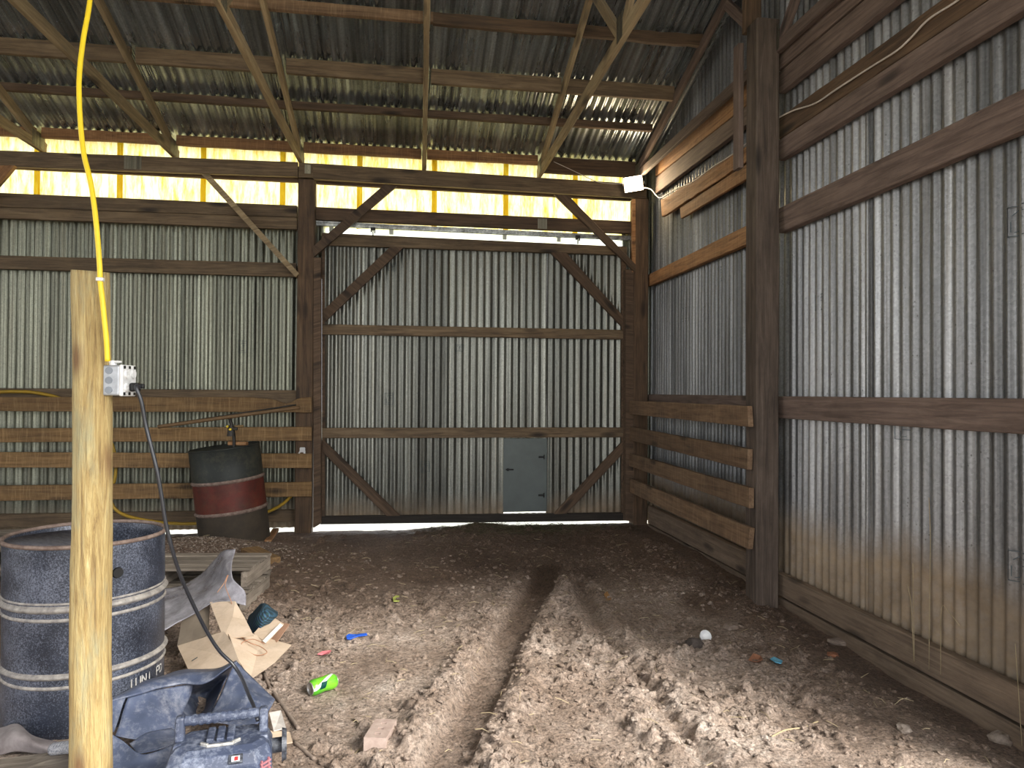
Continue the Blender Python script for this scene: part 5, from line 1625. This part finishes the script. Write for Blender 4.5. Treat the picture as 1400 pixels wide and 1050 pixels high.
# block with three holes: outline grid with wells
gx, gy = [-.095, -.062, -.042, -.011, .011, .042, .062, .095], [-.044, -.012, .012, .044]
vm = {}
for i, x in enumerate(gx):
    for j, y_ in enumerate(gy): vm[i, j] = bk.verts.new((x, y_, 0.028))
for i in range(7):
    for j in range(3):
        hole = j == 1 and i in (1, 3, 5)
        cr = [vm[i, j], vm[i + 1, j], vm[i + 1, j + 1], vm[i, j + 1]]
        if not hole: bk.faces.new(cr)
        else:
            lw = [bk.verts.new((v.co.x, v.co.y, -0.02)) for v in cr]
            for a in range(4): bk.faces.new((cr[a], cr[(a + 1) % 4], lw[(a + 1) % 4], lw[a]))
            bk.faces.new(lw)
bd = [(i, 0) for i in range(8)] + [(7, j) for j in (1, 2, 3)] + [(i, 3) for i in range(6, -1, -1)] + [(0, j) for j in (2, 1)]
lo_ = [bk.verts.new((vm[b].co.x, vm[b].co.y, -0.03)) for b in bd]
for a in range(len(bd)):
    bk.faces.new((vm[bd[a]], vm[bd[(a + 1) % len(bd)]], lo_[(a + 1) % len(bd)], lo_[a]))
bk.faces.new(lo_)
brick = bm_obj('brick', bk, M_BRK, None, Mk); tag(brick, 'muddy three-hole brick half sunk in the floor near the bottom edge', 'brick')
# blue plastic strip
M_BLUE = simple('blue plastic', (0.02, 0.10, 0.55), 0.35)
o = slab('plastic_strip', [pG(u, v, 0.012) for u, v in ((473, 874), (476, 871), (487, 871.5), (501, 869.5), (502, 872), (489, 875), (478, 877.5), (474, 877))], 0.006, M_BLUE, None, 0.004); tag(o, 'small bright blue plastic strip on the mud', 'plastic strip')
M_LBL = simple('light blue wrapper', (0.10, 0.40, 0.60), 0.4)
o = slab('wrapper', [pG(u, v, 0.015) for u, v in ((1053, 905), (1058, 902.5), (1070, 908), (1068, 912), (1060, 910))], 0.004, M_LBL, None, 0.006); tag(o, 'small light blue wrapper on the mud toward the right wall', 'wrapper')
M_PK = simple('pink paper', (0.6, 0.16, 0.18), 0.7)
for qq, lab in ((((434, 898), (441, 894), (453, 893), (450, 897), (440, 899)), 'torn pink wrapper bit on the mud above the green can'), (((437, 930), (442, 927.5), (444, 931), (440, 933)), 'tiny pink paper bit just behind the green can')):
    o = slab('paper_bit', [pG(u, v, 0.012) for u, v in qq], 0.003, M_PK, None, 0.005); tag(o, lab, 'paper')
M_YG = simple('yellow green scrap', (0.45, 0.5, 0.12), 0.7)
o = slab('paper_bit', [pG(u, v, 0.012) for u, v in ((537, 820), (541, 817), (546, 818), (546, 824), (538, 826))], 0.003, M_YG, None, 0.005); tag(o, 'pale yellow green scrap on the mud in the middle of the floor', 'paper')
# leaf, white cup, clod
M_LEAF = simple('orange brown leaf', (0.42, 0.22, 0.08), 0.7)
o = slab('dry_leaf', [pG(u, v, 0.012) for u, v in ((825.5, 815), (830, 812), (834, 818), (836, 822), (831, 823.5), (828, 820))], 0.002, M_LEAF, None, 0.01); tag(o, 'orange dry leaf on the mud right of the tyre track', 'leaf')
M_LEAF2 = simple('red brown leaf', (0.30, 0.13, 0.07), 0.75)
o = slab('dry_leaf', [pG(u, v, 0.012) for u, v in ((1023, 906), (1030, 896), (1040, 900), (1043, 908), (1034, 908))], 0.002, M_LEAF2, None, 0.03); tag(o, 'curled reddish leaf beside the light blue wrapper', 'leaf')
pc = pG(964, 879, 0.035)
Mcup = frame(pc, (1, 0, 0), (EYE - pc).normalized() + Vector((0.3, 0, 0.3)))
cup = lathe('plastic_disc', [(0.030, -0.012), (0.034, 0.012), (0.031, 0.013), (0.027, -0.006), (0.002, -0.008)], M_WPL, None, Mcup, n=28); tag(cup, 'round white plastic disc lying on the right side of the floor', 'disc')
M_DKC = simple('dark clod', (0.09, 0.07, 0.06), 0.95, nscale=40, col2=(0.03, 0.024, 0.02), bump=0.6)
bm = bmesh.new(); bmesh.ops.create_icosphere(bm, subdivisions=3, radius=1)
for v in bm.verts: v.co = Vector((v.co.x * .05, v.co.y * .04, v.co.z * .032)) * (1 + 0.35 * mnoise.noise(v.co * 2.5))
o = bm_obj('dark_clod', bm, M_DKC, None, Matrix.Translation(pG(950, 884, 0.015)), True); tag(o, 'dark muddy lump beside the white disc', 'clod')
for (u, v, a, b, c_, lab, mt) in ((1138, 896, .05, .03, .012, 'flat brown scrap near the right wall skirt board, furthest back', M_LEAF2), (1150, 878, .09, .06, .02, 'broad flat piece of bark near the right wall', M_STK), (1370, 1012, .05, .045, .025, 'grey stone against the right wall at the lower right edge', M_STONE), (1236, 998, .035, .028, .018, 'pale stone in the right foreground', M_STONE), (1000, 858, .07, .05, .02, 'flat muddy flake right of the white disc, towards the tall post', M_STK)):
    bm = bmesh.new(); bmesh.ops.create_icosphere(bm, subdivisions=2, radius=1)
    for w in bm.verts: w.co = Vector((w.co.x * a, w.co.y * b, w.co.z * c_)) * (1 + 0.4 * mnoise.noise(w.co * 2 + Vector((u, v, 0))))
    nm = 'stone' if mt is M_STONE else ('bark_piece' if mt is M_STK else 'leaf_scrap')
    o = bm_obj(nm, bm, mt, None, Matrix.Translation(pG(u, v, c_ * 0.4)) @ Matrix.Rotation(u, 4, 'Z')); tag(o, lab, nm.replace('_', ' '))
# tall straws against the right wall
for pp, lab in ((((1241, 800), (1246, 830), (1249, 905)), 'thin bent straw standing on the right wall skirt board'), (((1270, 680), (1272, 740), (1271, 800), (1270, 915)), 'long upright straw against the right wall'), (((1248, 770), (1249, 830), (1250, 905)), 'straw stalk against the mud-stained right wall'), (((1388, 880), (1392, 940), (1396, 1000), (1397, 1020)), 'long dry stalk at the lower right edge'), (((1286, 922), (1287, 833), (1298, 838), (1312, 855)), 'bent grass stalk leaning on the right wall')):
    tag(tube('grass_stalk', [pX(u, v, 2.56) for u, v in pp], 0.0016, M_STRAW, k=5, n=5), lab, 'straw')


# ------------------------------------------------------------------ unseen walls added to cut the light inside the shed
def panel(name, O, U, w, h, n, label):
    r = empty(name, O); tag(r, label, kind='structure')
    sheet('corrugated_sheet', O, U, (0, 0, 1), w, h, G_BACK, r, n, nv=4, spp=6)


panel('added_wall_left', (-9.8, 3.2, -0.1), (0, 1, 0), 4.7, 3.9, (1, 0, 0), 'unseen left end wall of corrugated sheets, added to cut light')
panel('added_wall_front', (-9.8, -1.6, -0.1), (1, 0, 0), 6.6, 3.9, (0, 1, 0), 'unseen corrugated front wall left of the open bay, added to cut light')
# ------------------------------------------------------------------ light
W = bpy.data.worlds.new('world'); S.world = W; W.use_nodes = True
nt = W.node_tree
bg = nt.nodes['Background']
bg.inputs[0].default_value = (0.96, 0.97, 1.0, 1); bg.inputs[1].default_value = 2.0
sd = bpy.data.lights.new('sun', 'SUN'); sd.energy = 5.0; sd.angle = math.radians(26); sd.color = (1, 0.96, 0.88)
so = bpy.data.objects.new('sun', sd); COL.objects.link(so)
sdir = Vector((-0.52, 0.62, -0.56)).normalized()          # soft daylight from behind and to the right of the viewer, through the open bay
so.rotation_euler = sdir.to_track_quat('-Z', 'Y').to_euler()
for nm, loc, rot, sx, sy2 in (('front_opening', (-0.2, -1.65, 1.9), (math.radians(90), 0, 0), 6.0, 3.9), ('end_opening', (-9.9, 0.8, 2.0), (0, math.radians(-90), 0), 5.5, 4.8), ('side_opening', (2.8, 0.3, 2.2), (0, math.radians(90), 0), 4.4, 4.4)):
    pd = bpy.data.lights.new(nm, 'AREA'); pd.shape = 'RECTANGLE'; pd.size = sx; pd.size_y = sy2
    pd.cycles.is_portal = True
    po = bpy.data.objects.new(nm, pd); COL.objects.link(po); po.location = loc; po.rotation_euler = rot

S.view_settings.view_transform = 'Standard'
S.view_settings.look = 'None'
S.view_settings.exposure = 0.95
S.view_settings.gamma = 1
S.view_settings.use_curve_mapping = False
S.cycles.use_denoising = True
S.cycles.max_bounces = 8
S.cycles.diffuse_bounces = 5
S.cycles.glossy_bounces = 4
S.cycles.transmission_bounces = 4
S.cycles.transparent_max_bounces = 8
S.cycles.sample_clamp_indirect = 6
